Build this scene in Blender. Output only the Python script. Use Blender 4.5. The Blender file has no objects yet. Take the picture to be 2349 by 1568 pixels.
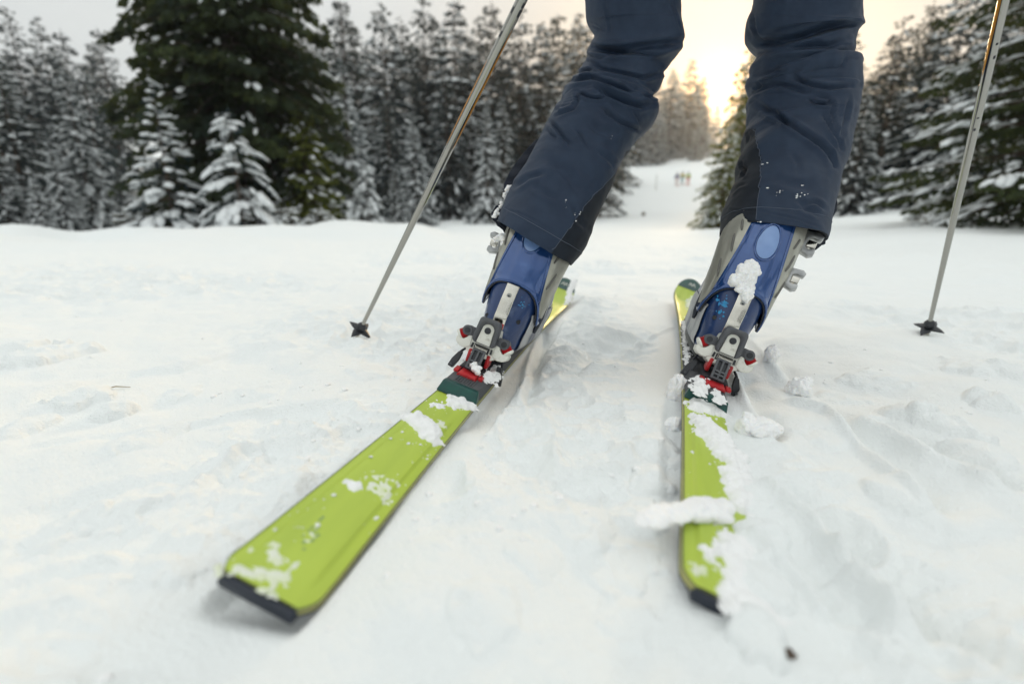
import bpy, bmesh, math, random
import numpy as np
from mathutils import Matrix, Vector

# ------------------------------------------------------------------ camera, sky, sun, exposure
SC = bpy.context.scene
COL = SC.collection
R = math.radians
CAM_H, PITCH, FPX, CX, CY = 0.3128, R(13.92), 1124.3, 1174.5, 784.0   # measured on the photograph at 2349 px wide
cam_d = bpy.data.cameras.new('camera')
cam = bpy.data.objects.new('camera', cam_d); COL.objects.link(cam)
cam.location = (0, 0, CAM_H); cam.rotation_euler = (math.pi/2 - PITCH, 0, 0)
cam_d.sensor_width = 36; cam_d.lens = FPX/2349*36
cam_d.clip_start = 0.02; cam_d.clip_end = 2000
cam_d.dof.use_dof = True; cam_d.dof.focus_distance = 0.95; cam_d.dof.aperture_fstop = 1.75
cam_d.dof.aperture_blades = 9
SC.camera = cam

SUN_AZ, SUN_EL = R(20.7), R(12.3)
SUN_DIR = Vector((math.sin(SUN_AZ)*math.cos(SUN_EL), math.cos(SUN_AZ)*math.cos(SUN_EL), math.sin(SUN_EL)))
W = bpy.data.worlds.new('World'); SC.world = W; W.use_nodes = True
nt = W.node_tree; nt.nodes.clear()
def N(t, kind, **kw):
    n = t.nodes.new(kind)
    for k, v in kw.items(): setattr(n, k, v)
    return n
wo = N(nt, 'ShaderNodeOutputWorld'); bg = N(nt, 'ShaderNodeBackground'); bg.inputs['Strength'].default_value = 0.1
sky = N(nt, 'ShaderNodeTexSky', sky_type='NISHITA'); sky.sun_disc = False
sky.sun_elevation = SUN_EL; sky.sun_rotation = SUN_AZ; sky.dust_density = 4.0; sky.air_density = 1.0; sky.altitude = 1500
hs = N(nt, 'ShaderNodeHueSaturation'); hs.inputs['Saturation'].default_value = 0.45; hs.inputs['Value'].default_value = 1.0
nt.links.new(sky.outputs[0], hs.inputs['Color'])
tc = N(nt, 'ShaderNodeTexCoord')
mp = N(nt, 'ShaderNodeMapping'); mp.inputs['Scale'].default_value = (1.2, 1.2, 4.0)
nt.links.new(tc.outputs['Generated'], mp.inputs[0])
cn = N(nt, 'ShaderNodeTexNoise'); cn.inputs['Scale'].default_value = 1.6; cn.inputs['Detail'].default_value = 6
nt.links.new(mp.outputs[0], cn.inputs['Vector'])
cr = N(nt, 'ShaderNodeValToRGB')
cr.color_ramp.elements[0].position = 0.3; cr.color_ramp.elements[0].color = (7.2, 7.5, 7.4, 1)
cr.color_ramp.elements[1].position = 0.7; cr.color_ramp.elements[1].color = (8.4, 8.55, 8.2, 1)
nt.links.new(cn.outputs['Fac'], cr.inputs[0])
mx = N(nt, 'ShaderNodeMix', data_type='RGBA'); mx.inputs['Factor'].default_value = 0.86
nt.links.new(hs.outputs[0], mx.inputs[6]); nt.links.new(cr.outputs[0], mx.inputs[7])
# the veiled sun: warm brightening of the thin cloud round the sun's direction
dt = N(nt, 'ShaderNodeVectorMath', operation='DOT_PRODUCT'); dt.inputs[1].default_value = SUN_DIR
nt.links.new(tc.outputs['Generated'], dt.inputs[0])
mxz = N(nt, 'ShaderNodeMath', operation='MAXIMUM'); mxz.inputs[1].default_value = 0.0
nt.links.new(dt.outputs['Value'], mxz.inputs[0])
sxyz = N(nt, 'ShaderNodeSeparateXYZ'); nt.links.new(tc.outputs['Generated'], sxyz.inputs[0])
zc0 = N(nt, 'ShaderNodeMath', operation='MAXIMUM'); zc0.inputs[1].default_value = 0.0; nt.links.new(sxyz.outputs['Z'], zc0.inputs[0])
zc1 = N(nt, 'ShaderNodeMath', operation='POWER'); zc1.inputs[1].default_value = 1.5; nt.links.new(zc0.outputs[0], zc1.inputs[0])
zc2 = N(nt, 'ShaderNodeMath', operation='MULTIPLY_ADD'); zc2.inputs[1].default_value = 1.0; zc2.inputs[2].default_value = 0.92; nt.links.new(zc1.outputs[0], zc2.inputs[0])
ovc = N(nt, 'ShaderNodeVectorMath', operation='SCALE'); nt.links.new(mx.outputs[2], ovc.inputs[0]); nt.links.new(zc2.outputs[0], ovc.inputs['Scale'])
acc = ovc.outputs[0]
for pw, colr in ((1100.0, (34, 17, 4)), (110.0, (0.8, -1.4, -2.4)), (14.0, (0.4, -1.4, -3.1))):
    p_ = N(nt, 'ShaderNodeMath', operation='POWER'); p_.inputs[1].default_value = pw
    nt.links.new(mxz.outputs[0], p_.inputs[0])
    vm = N(nt, 'ShaderNodeVectorMath', operation='SCALE'); vm.inputs[0].default_value = colr
    nt.links.new(p_.outputs[0], vm.inputs['Scale'])
    ad = N(nt, 'ShaderNodeVectorMath', operation='ADD')
    nt.links.new(acc, ad.inputs[0]); nt.links.new(vm.outputs[0], ad.inputs[1]); acc = ad.outputs[0]
nt.links.new(acc, bg.inputs['Color']); nt.links.new(bg.outputs[0], wo.inputs[0])
sun_d = bpy.data.lights.new('sun', 'SUN'); sun_d.energy = 2.5; sun_d.angle = R(8); sun_d.color = (1.0, 0.70, 0.38)
sun = bpy.data.objects.new('sun', sun_d); COL.objects.link(sun)
sun.rotation_euler = (-SUN_DIR).to_track_quat('-Z', 'Y').to_euler(); sun.location = (5, 12, 8)
SC.view_settings.view_transform = 'Standard'; SC.view_settings.look = 'None'
SC.view_settings.exposure = -0.05; SC.view_settings.gamma = 1.0; SC.view_settings.use_curve_mapping = False
SC.render.engine = 'CYCLES'
SC.cycles.use_denoising = True
SC.cycles.max_bounces = 6; SC.cycles.diffuse_bounces = 3; SC.cycles.volume_bounces = 1; SC.cycles.transparent_max_bounces = 8

# ------------------------------------------------------------------ geometry of the photograph
cP, sP = math.cos(PITCH), math.sin(PITCH)
CAMP = np.array([0, 0, CAM_H])
def at(px, py, D):                    # photograph pixel (2349 wide) at a depth along the lens axis -> metres
    a = (px-CX)/FPX; b = (CY-py)/FPX
    return CAMP + D*np.array([a, cP+b*sP, -sP+b*cP])
def on_ground(px, py, z=0.0):
    a = (px-CX)/FPX; b = (CY-py)/FPX
    d = np.array([a, cP+b*sP, -sP+b*cP])
    return CAMP + d*((z-CAM_H)/d[2])
def to_px(P):
    P = np.asarray(P, float).reshape(-1, 3) - CAMP
    d = P[:, 1]*cP - P[:, 2]*sP; u = P[:, 1]*sP + P[:, 2]*cP
    return np.c_[CX+FPX*P[:, 0]/d, CY-FPX*u/d]
def frame(o, a, b, r):
    fw = np.array([math.sin(a)*math.cos(b), math.cos(a)*math.cos(b), math.sin(b)])
    rt0 = np.array([math.cos(a), -math.sin(a), 0]); up0 = np.cross(rt0, fw)
    rt = rt0*math.cos(r) - up0*math.sin(r); up = np.cross(rt, fw)
    return np.array(o, float), rt, fw, up
SKI_L = frame((-0.2112, 0.3487, 0.0105), R(14.68), R(1.07), R(19.04))
SKI_R = frame((0.1890, 0.3474, -0.0055), R(17.64), R(1.61), R(20.0))
def fmat(fr):
    o, x, y, z = fr
    return Matrix(((x[0], y[0], z[0], o[0]), (x[1], y[1], z[1], o[1]), (x[2], y[2], z[2], o[2]), (0, 0, 0, 1)))
def ski_xy(fr, px, py, z=0.0):         # pixel -> (across, along) on the ski's top plane
    a = (px-CX)/FPX; b = (CY-py)/FPX
    d = np.array([a, cP+b*sP, -sP+b*cP]); o, rt, fw, up = fr
    t = (z - (CAMP-o) @ up)/(d @ up); P = CAMP + d*t - o
    return float(P @ rt), float(P @ fw)
def fr_pt(fr, x, s, z):
    return fr[0] + fr[1]*x + fr[2]*s + fr[3]*z

# ------------------------------------------------------------------ noise
def _h(ix, iy, iz, seed):
    n = (ix.astype(np.int64)*374761393 + iy.astype(np.int64)*668265263 + iz.astype(np.int64)*2147483647 + seed*1274126177) & 0xFFFFFFFF
    n = ((n ^ (n >> 13))*1274126177) & 0xFFFFFFFF
    n = n ^ (n >> 16)
    return (n & 0xFFFF).astype(np.float64)/32767.5 - 1.0
def vnoise(P, seed=0):
    i = np.floor(P); f = P-i; i = i.astype(np.int64); u = f*f*f*(f*(f*6-15)+10)
    x0, y0, z0 = i[:, 0], i[:, 1], i[:, 2]; ux, uy, uz = u[:, 0], u[:, 1], u[:, 2]
    def L(a, b, t): return a+(b-a)*t
    r = []
    for dz in (0, 1):
        a = L(_h(x0, y0, z0+dz, seed), _h(x0+1, y0, z0+dz, seed), ux)
        b = L(_h(x0, y0+1, z0+dz, seed), _h(x0+1, y0+1, z0+dz, seed), ux)
        r.append(L(a, b, uy))
    return L(r[0], r[1], uz)
def fbm(P, octv=4, seed=0, gain=0.5):
    s = np.zeros(len(P)); a = 1.0; q = np.array(P, float)
    for o in range(octv):
        s += a*vnoise(q, seed+o*17); q = q*2.03 + 11.3; a *= gain
    return s
def sstep(a, b, x):
    t = np.clip((x-a)/(b-a), 0, 1); return t*t*(3-2*t)
def poly_dist(Q, pts):
    """distance of points Q (n,2) to a polyline, and arc parameter 0..1, and signed side"""
    pts = np.asarray(pts, float); best = np.full(len(Q), 1e9); tt = np.zeros(len(Q)); sd = np.zeros(len(Q))
    seg = np.hypot(*(pts[1:]-pts[:-1]).T); cum = np.r_[0, np.cumsum(seg)]
    for k in range(len(pts)-1):
        a = pts[k]; ab = pts[k+1]-a; l2 = max(ab @ ab, 1e-12)
        t = np.clip(((Q-a) @ ab)/l2, 0, 1); d = np.hypot(*(Q-(a+t[:, None]*ab)).T)
        m = d < best; best[m] = d[m]; tt[m] = (cum[k]+t[m]*seg[k])/cum[-1]
        cr_ = ab[0]*(Q[:, 1]-a[1]) - ab[1]*(Q[:, 0]-a[0]); sd[m] = np.sign(cr_[m])
    return best, tt, sd

# ------------------------------------------------------------------ materials
def mat(name, col, rough=0.6, metal=0.0, col2=None, scale=20.0, bump=0.0, bscale=60.0, coat=0.0, spec=0.5, sheen=0.0, lo=0.35, hi=0.65, stretch=None, detail=5.0, sss=0.0, rough2=None, coord='Object', objvar=0.0):
    m = bpy.data.materials.new(name); m.use_nodes = True; t = m.node_tree; b = t.nodes['Principled BSDF']
    b.inputs['Base Color'].default_value = (*col, 1); b.inputs['Roughness'].default_value = rough
    b.inputs['Metallic'].default_value = metal; b.inputs['Coat Weight'].default_value = coat
    b.inputs['Specular IOR Level'].default_value = spec
    if coat: b.inputs['Coat Roughness'].default_value = 0.08
    if sheen: b.inputs['Sheen Weight'].default_value = sheen; b.inputs['Sheen Roughness'].default_value = 0.5
    if sss:
        b.inputs['Subsurface Weight'].default_value = sss; b.inputs['Subsurface Radius'].default_value = (0.02, 0.022, 0.025); b.inputs['Subsurface Scale'].default_value = 0.3
    co = N(t, 'ShaderNodeTexCoord'); src = co.outputs[coord]
    if stretch:
        mpn = N(t, 'ShaderNodeMapping'); mpn.inputs['Scale'].default_value = stretch; t.links.new(src, mpn.inputs[0]); src = mpn.outputs[0]
    csrc = None
    if col2 is not None:
        n = N(t, 'ShaderNodeTexNoise'); n.inputs['Scale'].default_value = scale; n.inputs['Detail'].default_value = detail
        t.links.new(src, n.inputs['Vector'])
        r_ = N(t, 'ShaderNodeValToRGB'); r_.color_ramp.elements[0].position = lo; r_.color_ramp.elements[1].position = hi
        r_.color_ramp.elements[0].color = (*col, 1); r_.color_ramp.elements[1].color = (*col2, 1)
        t.links.new(n.outputs['Fac'], r_.inputs[0]); csrc = r_.outputs[0]
        if rough2 is not None:
            mr = N(t, 'ShaderNodeMapRange'); mr.inputs['From Min'].default_value = lo; mr.inputs['From Max'].default_value = hi
            mr.inputs['To Min'].default_value = rough; mr.inputs['To Max'].default_value = rough2
            t.links.new(n.outputs['Fac'], mr.inputs[0]); t.links.new(mr.outputs[0], b.inputs['Roughness'])
    if objvar:
        oi = N(t, 'ShaderNodeObjectInfo'); hv = N(t, 'ShaderNodeHueSaturation')
        mr = N(t, 'ShaderNodeMapRange'); mr.inputs['To Min'].default_value = 1-objvar; mr.inputs['To Max'].default_value = 1+objvar
        t.links.new(oi.outputs['Random'], mr.inputs[0]); t.links.new(mr.outputs[0], hv.inputs['Value'])
        if csrc is not None: t.links.new(csrc, hv.inputs['Color'])
        else: hv.inputs['Color'].default_value = (*col, 1)
        csrc = hv.outputs[0]
    if csrc is not None: t.links.new(csrc, b.inputs['Base Color'])
    if bump:
        n2 = N(t, 'ShaderNodeTexNoise'); n2.inputs['Scale'].default_value = bscale; n2.inputs['Detail'].default_value = 6
        t.links.new(src, n2.inputs['Vector'])
        bp = N(t, 'ShaderNodeBump'); bp.inputs['Strength'].default_value = 1.0; bp.inputs['Distance'].default_value = bump
        t.links.new(n2.outputs['Fac'], bp.inputs['Height']); t.links.new(bp.outputs[0], b.inputs['Normal'])
    return m
M = {}
M['snow'] = mat('snow', (0.885, 0.915, 0.915), 0.75, bump=0.0030, bscale=260, spec=0.1)
M['snow_lump'] = mat('snow_lump', (0.92, 0.925, 0.925), 0.7, bump=0.0008, bscale=600, spec=0.1, sss=0.7)
M['snow_sheet'] = mat('snow_sheet', (0.92, 0.925, 0.925), 0.7, bump=0.0008, bscale=600, spec=0.1)
M['tree_snow'] = mat('tree_snow', (0.87, 0.905, 0.92), 0.7, spec=0.2)
M['frost'] = mat('frost', (0.78, 0.81, 0.72), 0.7, col2=(0.70, 0.76, 0.5), scale=60)
M['bark'] = mat('bark', (0.05, 0.035, 0.026), 0.9, col2=(0.13, 0.09, 0.065), scale=6, bump=0.02, bscale=9, stretch=(3, 3, 0.6))
M['needles'] = mat('needles', (0.011, 0.023, 0.034), 0.75, col2=(0.022, 0.042, 0.052), scale=1.3, objvar=0.25, spec=0.2)
M['needles_dark'] = mat('needles_dark', (0.018, 0.030, 0.022), 0.75, col2=(0.055, 0.075, 0.022), scale=0.55, lo=0.42, hi=0.72, spec=0.2)
M['needles_olive'] = mat('needles_olive', (0.045, 0.062, 0.018), 0.75, col2=(0.15, 0.17, 0.03), scale=1.1, spec=0.2)  # the olive fir's own colour; stands in for golden backlight on other spruces
M['needles_brown'] = mat('needles_brown', (0.07, 0.055, 0.03), 0.8, col2=(0.12, 0.10, 0.05), scale=2, spec=0.2)
M['trouser'] = mat('trouser_fabric', (0.0125, 0.025, 0.052), 0.58, col2=(0.0175, 0.033, 0.064), scale=35, bump=0.0002, bscale=1500, sheen=0.05, spec=0.25)
M['gusset'] = mat('stretch_fabric', (0.010, 0.014, 0.021), 0.8, col2=(0.020, 0.026, 0.038), scale=24, lo=0.45, hi=0.8, bump=0.0002, bscale=1800, sheen=0.08, spec=0.15)
M['flap'] = mat('lining_fabric', (0.010, 0.014, 0.026), 0.85, bump=0.0003, bscale=900)
M['thread'] = mat('thread', (0.10, 0.12, 0.16), 0.8)
M['black'] = mat('black_plastic', (0.012, 0.014, 0.018), 0.45, col2=(0.03, 0.033, 0.04), scale=40)
M['dkgrey'] = mat('dark_grey_plastic', (0.070, 0.075, 0.086), 0.5, col2=(0.095, 0.10, 0.11), scale=55, bump=0.0001, bscale=900)
M['white'] = mat('white_plastic', (0.74, 0.74, 0.68), 0.38, col2=(0.45, 0.44, 0.38), scale=90, lo=0.58, hi=0.8, rough2=0.6)
M['red'] = mat('red_plastic', (0.52, 0.020, 0.026), 0.35, col2=(0.36, 0.014, 0.018), scale=50)
M['blue'] = mat('pearl_blue', (0.018, 0.070, 0.24), 0.10, metal=0.35, col2=(0.06, 0.14, 0.36), scale=30, lo=0.5, hi=0.85, coat=1.0, rough2=0.2, bump=0.00008, bscale=300)
M['blue_lo'] = mat('scuffed_blue', (0.013, 0.040, 0.135), 0.28, col2=(0.14, 0.20, 0.34), scale=38, lo=0.60, hi=0.84, coat=0.2, rough2=0.55, bump=0.0002, bscale=260)
M['blue_win'] = mat('clear_blue', (0.15, 0.26, 0.52), 0.2, coat=0.5, col2=(0.19, 0.31, 0.58), scale=30)
M['cyan'] = mat('cyan_paint', (0.03, 0.32, 0.62), 0.45, col2=(0.05, 0.22, 0.5), scale=90)
M['scuff'] = mat('scraped_shell', (0.50, 0.51, 0.52), 0.5, col2=(0.045, 0.06, 0.12), scale=26, lo=0.42, hi=0.62, stretch=(1, 1, 0.35), bump=0.0008, bscale=120)
M['panel'] = mat('grey_shell', (0.42, 0.415, 0.36), 0.28, metal=0.5, col2=(0.33, 0.33, 0.29), scale=24, rough2=0.5)
M['panel_dk'] = mat('grey_shell_slot', (0.12, 0.12, 0.11), 0.5)
M['steel'] = mat('steel', (0.70, 0.68, 0.62), 0.10, metal=1.0, col2=(0.60, 0.58, 0.52), scale=30, rough2=0.2, bump=0.0001, bscale=120)
M['buckle'] = mat('buckle_alloy', (0.50, 0.51, 0.51), 0.32, metal=0.9, col2=(0.35, 0.36, 0.37), scale=60, rough2=0.45)
M['lime'] = mat('lime_topsheet', (0.46, 0.585, 0.075), 0.42, col2=(0.40, 0.52, 0.075), scale=7, spec=0.4, rough2=0.6, stretch=(6, 1, 1), lo=0.4, hi=0.75)
M['sidewall'] = mat('sidewall', (0.42, 0.41, 0.14), 0.5, col2=(0.30, 0.30, 0.12), scale=40, stretch=(1, 0.3, 1))
M['edge'] = mat('edge_steel', (0.10, 0.10, 0.10), 0.4, metal=0.8)
M['base'] = mat('ski_base', (0.010, 0.013, 0.022), 0.5)
M['navy'] = mat('navy_rubber', (0.012, 0.018, 0.032), 0.45)
M['teal'] = mat('teal_plastic', (0.002, 0.075, 0.058), 0.4, col2=(0.004, 0.045, 0.045), scale=60)
M['plate'] = mat('riser_plastic', (0.058, 0.062, 0.070), 0.5, col2=(0.09, 0.095, 0.10), scale=60, rough2=0.65)
M['ink'] = mat('print_ink', (0.24, 0.36, 0.13), 0.5)
M['alu'] = mat('pole_aluminium', (0.36, 0.355, 0.33), 0.10, metal=1.0, col2=(0.24, 0.24, 0.23), scale=14, lo=0.55, hi=0.8, stretch=(4, 4, 0.4), rough2=0.3)
M['orange'] = mat('orange_print', (0.50, 0.22, 0.03), 0.35, metal=0.4)
M['jacket'] = mat('jacket_fabric', (0.05, 0.055, 0.07), 0.7, col2=(0.06, 0.065, 0.08), scale=20, bump=0.001, bscale=60)
M['skin'] = mat('skin', (0.50, 0.32, 0.24), 0.5)
M['glove'] = mat('glove_leather', (0.02, 0.02, 0.022), 0.6, bump=0.001, bscale=200)
M['straw'] = mat('dry_straw', (0.28, 0.22, 0.12), 0.8)
M['sk_red'] = mat('red_suit', (0.55, 0.12, 0.08), 0.7); M['sk_blue'] = mat('blue_jacket', (0.03, 0.06, 0.2), 0.7)
M['sk_yel'] = mat('yellow_jacket', (0.5, 0.4, 0.03), 0.7); M['sk_grn'] = mat('green_jacket', (0.3, 0.45, 0.05), 0.7)
M['sk_teal'] = mat('teal_trousers', (0.12, 0.26, 0.28), 0.7); M['sk_pale'] = mat('pale_trousers', (0.45, 0.32, 0.32), 0.7)

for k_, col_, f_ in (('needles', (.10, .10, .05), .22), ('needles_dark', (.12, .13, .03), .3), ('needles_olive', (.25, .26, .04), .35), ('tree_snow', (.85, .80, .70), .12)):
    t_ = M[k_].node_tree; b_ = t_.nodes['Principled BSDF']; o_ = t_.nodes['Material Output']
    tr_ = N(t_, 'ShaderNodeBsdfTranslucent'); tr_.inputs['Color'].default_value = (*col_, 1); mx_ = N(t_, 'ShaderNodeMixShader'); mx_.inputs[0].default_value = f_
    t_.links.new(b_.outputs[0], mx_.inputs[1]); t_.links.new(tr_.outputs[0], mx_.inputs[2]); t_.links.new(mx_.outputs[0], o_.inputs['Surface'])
# ------------------------------------------------------------------ object helpers
def mesh_data(name, V, F, smooth=True):
    V = np.asarray(V, np.float32); me = bpy.data.meshes.new(name)
    if isinstance(F, np.ndarray):
        n, k = F.shape
        me.vertices.add(len(V)); me.vertices.foreach_set('co', V.ravel())
        me.loops.add(n*k); me.loops.foreach_set('vertex_index', F.astype(np.int32).ravel())
        me.polygons.add(n); me.polygons.foreach_set('loop_start', np.arange(0, n*k, k, dtype=np.int32))
        me.polygons.foreach_set('use_smooth', np.full(n, smooth))
        me.update(calc_edges=True); me.validate()
    else:
        me.from_pydata(V.tolist(), [], F)
        if smooth: me.polygons.foreach_set('use_smooth', np.full(len(me.polygons), True))
        me.update()
    return me
def link(name, me, m, parent=None):
    o = bpy.data.objects.new(name, me); COL.objects.link(o)
    if m is not None and not me.materials:
        me.materials.append(m)
    if parent is not None: o.parent = parent
    return o
def tag(o, label=None, cat=None, group=None, kind=None):
    if label: o['label'] = label
    if cat: o['category'] = cat
    if group: o['group'] = group
    if kind: o['kind'] = kind
    return o
def empty(name, loc=(0, 0, 0), m4=None):
    o = bpy.data.objects.new(name, None); COL.objects.link(o); o.empty_display_size = 0.1
    if m4 is not None: o.matrix_world = m4
    else: o.location = loc
    return o
def copy_tree(o, parent=None):
    c = o.copy(); COL.objects.link(c)
    if parent is not None: c.parent = parent
    for ch in list(o.children): copy_tree(ch, c)
    return c
class MB:
    """collects boxes, prisms, tubes in one bmesh and links it as ONE object"""
    def __init__(s): s.bm = bmesh.new()
    def box(s, c, size, rot=None):
        m = Matrix.Translation(c)
        if rot is not None: m = m @ rot.to_4x4()
        m = m @ Matrix.Diagonal((*size, 1))
        bmesh.ops.create_cube(s.bm, size=1.0, matrix=m); return s
    def prism(s, poly, P0, ex, ey, en, d0, d1):
        P0, ex, ey, en = map(Vector, (P0, ex, ey, en))
        a = [s.bm.verts.new(P0+ex*x+ey*y+en*d0) for x, y in poly]; b = [s.bm.verts.new(P0+ex*x+ey*y+en*d1) for x, y in poly]
        n = len(poly); s.bm.faces.new(a); s.bm.faces.new(list(reversed(b)))
        for i in range(n): s.bm.faces.new((a[i], b[i], b[(i+1) % n], a[(i+1) % n]))
        return s
    def tube(s, pts, rad, n=10, cap=True):
        pts = [Vector(p) for p in pts]
        if not hasattr(rad, '__len__'): rad = [rad]*len(pts)
        rings = []; prev = None
        for i, p in enumerate(pts):
            d = (pts[min(i+1, len(pts)-1)]-pts[max(i-1, 0)]).normalized()
            u = (prev - d*prev.dot(d)).normalized() if prev is not None else d.orthogonal().normalized()
            prev = u; w = d.cross(u)
            rings.append([s.bm.verts.new(p+(u*math.cos(2*math.pi*k/n)+w*math.sin(2*math.pi*k/n))*rad[i]) for k in range(n)])
        for a, b in zip(rings, rings[1:]):
            for k in range(n): s.bm.faces.new((a[k], a[(k+1) % n], b[(k+1) % n], b[k]))
        if cap: s.bm.faces.new(list(reversed(rings[0]))); s.bm.faces.new(rings[-1])
        return s
    def ico(s, c, r, sub=2, sc=(1, 1, 1)):
        bmesh.ops.create_icosphere(s.bm, subdivisions=sub, radius=r, matrix=Matrix.Translation(c) @ Matrix.Diagonal((*sc, 1))); return s
    def build(s, name, m, parent=None, bevel=0.0, seg=2, sharp=35):
        bmesh.ops.recalc_face_normals(s.bm, faces=s.bm.faces)
        if bevel:
            ed = [e for e in s.bm.edges if len(e.link_faces) == 2 and e.calc_face_angle(0) > R(28)]
            bmesh.ops.bevel(s.bm, geom=ed, offset=bevel, segments=seg, affect='EDGES', clamp_overlap=True, profile=0.6)
        me = bpy.data.meshes.new(name); s.bm.to_mesh(me); s.bm.free()
        me.polygons.foreach_set('use_smooth', np.full(len(me.polygons), True))
        me.set_sharp_from_angle(angle=R(sharp)); me.update()
        return link(name, me, m, parent)
def grid_faces(nu, nv, closed=False):
    """faces of an nu x nv vertex grid (row major); closed joins the last column to the first"""
    i, j = np.meshgrid(np.arange(nu-1), np.arange(nv if closed else nv-1), indexing='ij')
    j2 = (j+1) % nv
    return np.stack([i*nv+j, i*nv+j2, (i+1)*nv+j2, (i+1)*nv+j], -1).reshape(-1, 4)
_ico = {}
def ico_arr(sub):
    if sub not in _ico:
        bm = bmesh.new(); bmesh.ops.create_icosphere(bm, subdivisions=sub, radius=1.0)
        bm.verts.ensure_lookup_table(); _ico[sub] = (np.array([v.co[:] for v in bm.verts]), np.array([[v.index for v in f.verts] for f in bm.faces])); bm.free()
    return _ico[sub]

# ------------------------------------------------------------------ snow ground
def hw(s):                              # half width of a ski along its length
    s = np.asarray(s, float)
    return np.where(s < .75, .034+.0125*((.75-s)/.75)**2, .034+.020*((s-.75)/.75)**2)
GROOVES = [  # photograph pixels of old tracks in the snow, half width (m), depth (m)
    ([(1252, 752), (1232, 800), (1218, 860), (1206, 930)], .010, .009, 1),
    ([(1690, 838), (1722, 905), (1760, 965), (1800, 1015)], .010, .010, 1),
    ([(1800, 905), (1915, 950), (1973, 1003), (2057, 1076), (2200, 1190)], .010, .010, 1),
    ([(1983, 955), (2078, 1008), (2162, 1055), (2235, 1080), (2349, 1140)], .014, .013, 1),
    ([(1763, 1086), (1837, 1144), (1899, 1186), (1973, 1281), (2057, 1365), (2120, 1433), (2190, 1490)], .011, .012, 1),
    ([(1726, 1202), (1826, 1275), (1889, 1338), (1941, 1417)], .008, .007, 1),
    ([(2020, 1150), (2130, 1190), (2230, 1225), (2349, 1200)], .014, .012, -1),
    ([(1970, 1290), (2080, 1380), (2190, 1440), (2349, 1560)], .012, .010, 1),
    ([(1640, 700), (1700, 745), (1760, 800), (1840, 880)], .012, .006, 1),
    ([(1300, 860), (1380, 815), (1470, 772), (1540, 745)], .012, .005, 1),
    ([(0, 1170), (170, 1120), (300, 1098), (430, 1085), (600, 1040)], .018, .014, -1),
    ([(60, 930), (160, 890), (300, 850), (420, 842), (560, 800)], .022, .016, -1),
    ([(0, 1020), (200, 985), (420, 965), (640, 930), (800, 920)], .014, .009, -1),
    ([(250, 1010), (520, 945), (760, 925), (900, 880)], .012, .007, -1),
    ([(0, 1300), (120, 1255), (260, 1240), (420, 1262)], .010, .009, 1),
    ([(0, 1345), (110, 1300), (220, 1290), (330, 1310)], .008, .007, 1),
    ([(0, 1250), (140, 1205), (300, 1190)], .008, .007, 1),
    ([(380, 700), (560, 690), (760, 668), (980, 640)], .03, .012, 1),
    ([(300, 780), (560, 740), (800, 700), (1040, 690)], .03, .010, 1),
]
G_W = [(np.array([on_ground(*p)[:2] for p in pts]), w, d, sgn) for pts, w, d, sgn in GROOVES]
BUMPS = [(1738, 1425, 130, .016), (1760, 1330, 150, .012), (1745, 1220, 140, .010), (1730, 1120, 120, .008), (105, 815, 150, .022), (30, 800, 90, .018), (255, 930, 66, .018), (190, 905, 110, .016), (60, 965, 90, .012), (420, 885, 80, .008), (600, 880, 120, .006), (330, 990, 120, .008), (700, 960, 110, .006), (520, 1050, 140, .008),
         (2075, 955, 90, .016), (2160, 985, 120, .020), (2270, 925, 90, .018), (2010, 870, 110, .010), (1930, 900, 100, .008), (2230, 850, 120, .010), (2330, 870, 90, .014), (2060, 1130, 140, .012), (2250, 1050, 140, .014), (1900, 1010, 90, .006),
         (1340, 1190, 150, .005), (1420, 1290, 160, .005), (1230, 1280, 130, .004), (1500, 1010, 110, .010), (1500, 1090, 110, .012), (1470, 1170, 120, .008), (1120, 1390, 170, .005), (1440, 1390, 150, .004), (860, 850, 110, .006), (1000, 790, 90, .005), (1340, 760, 110, .005), (1440, 830, 100, .005), (300, 1130, 200, .008), (150, 1180, 160, .008), (420, 1250, 200, .006)]
G_B = []
for _x, _y, _bw, _bh in BUMPS:
    _g = on_ground(_x, _y); _k = (_g[1]*cP+CAM_H*sP)/FPX; G_B.append((_g[0], _g[1], _bw*_k/2, _bw*_k/2*1.15, _bh))
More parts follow.
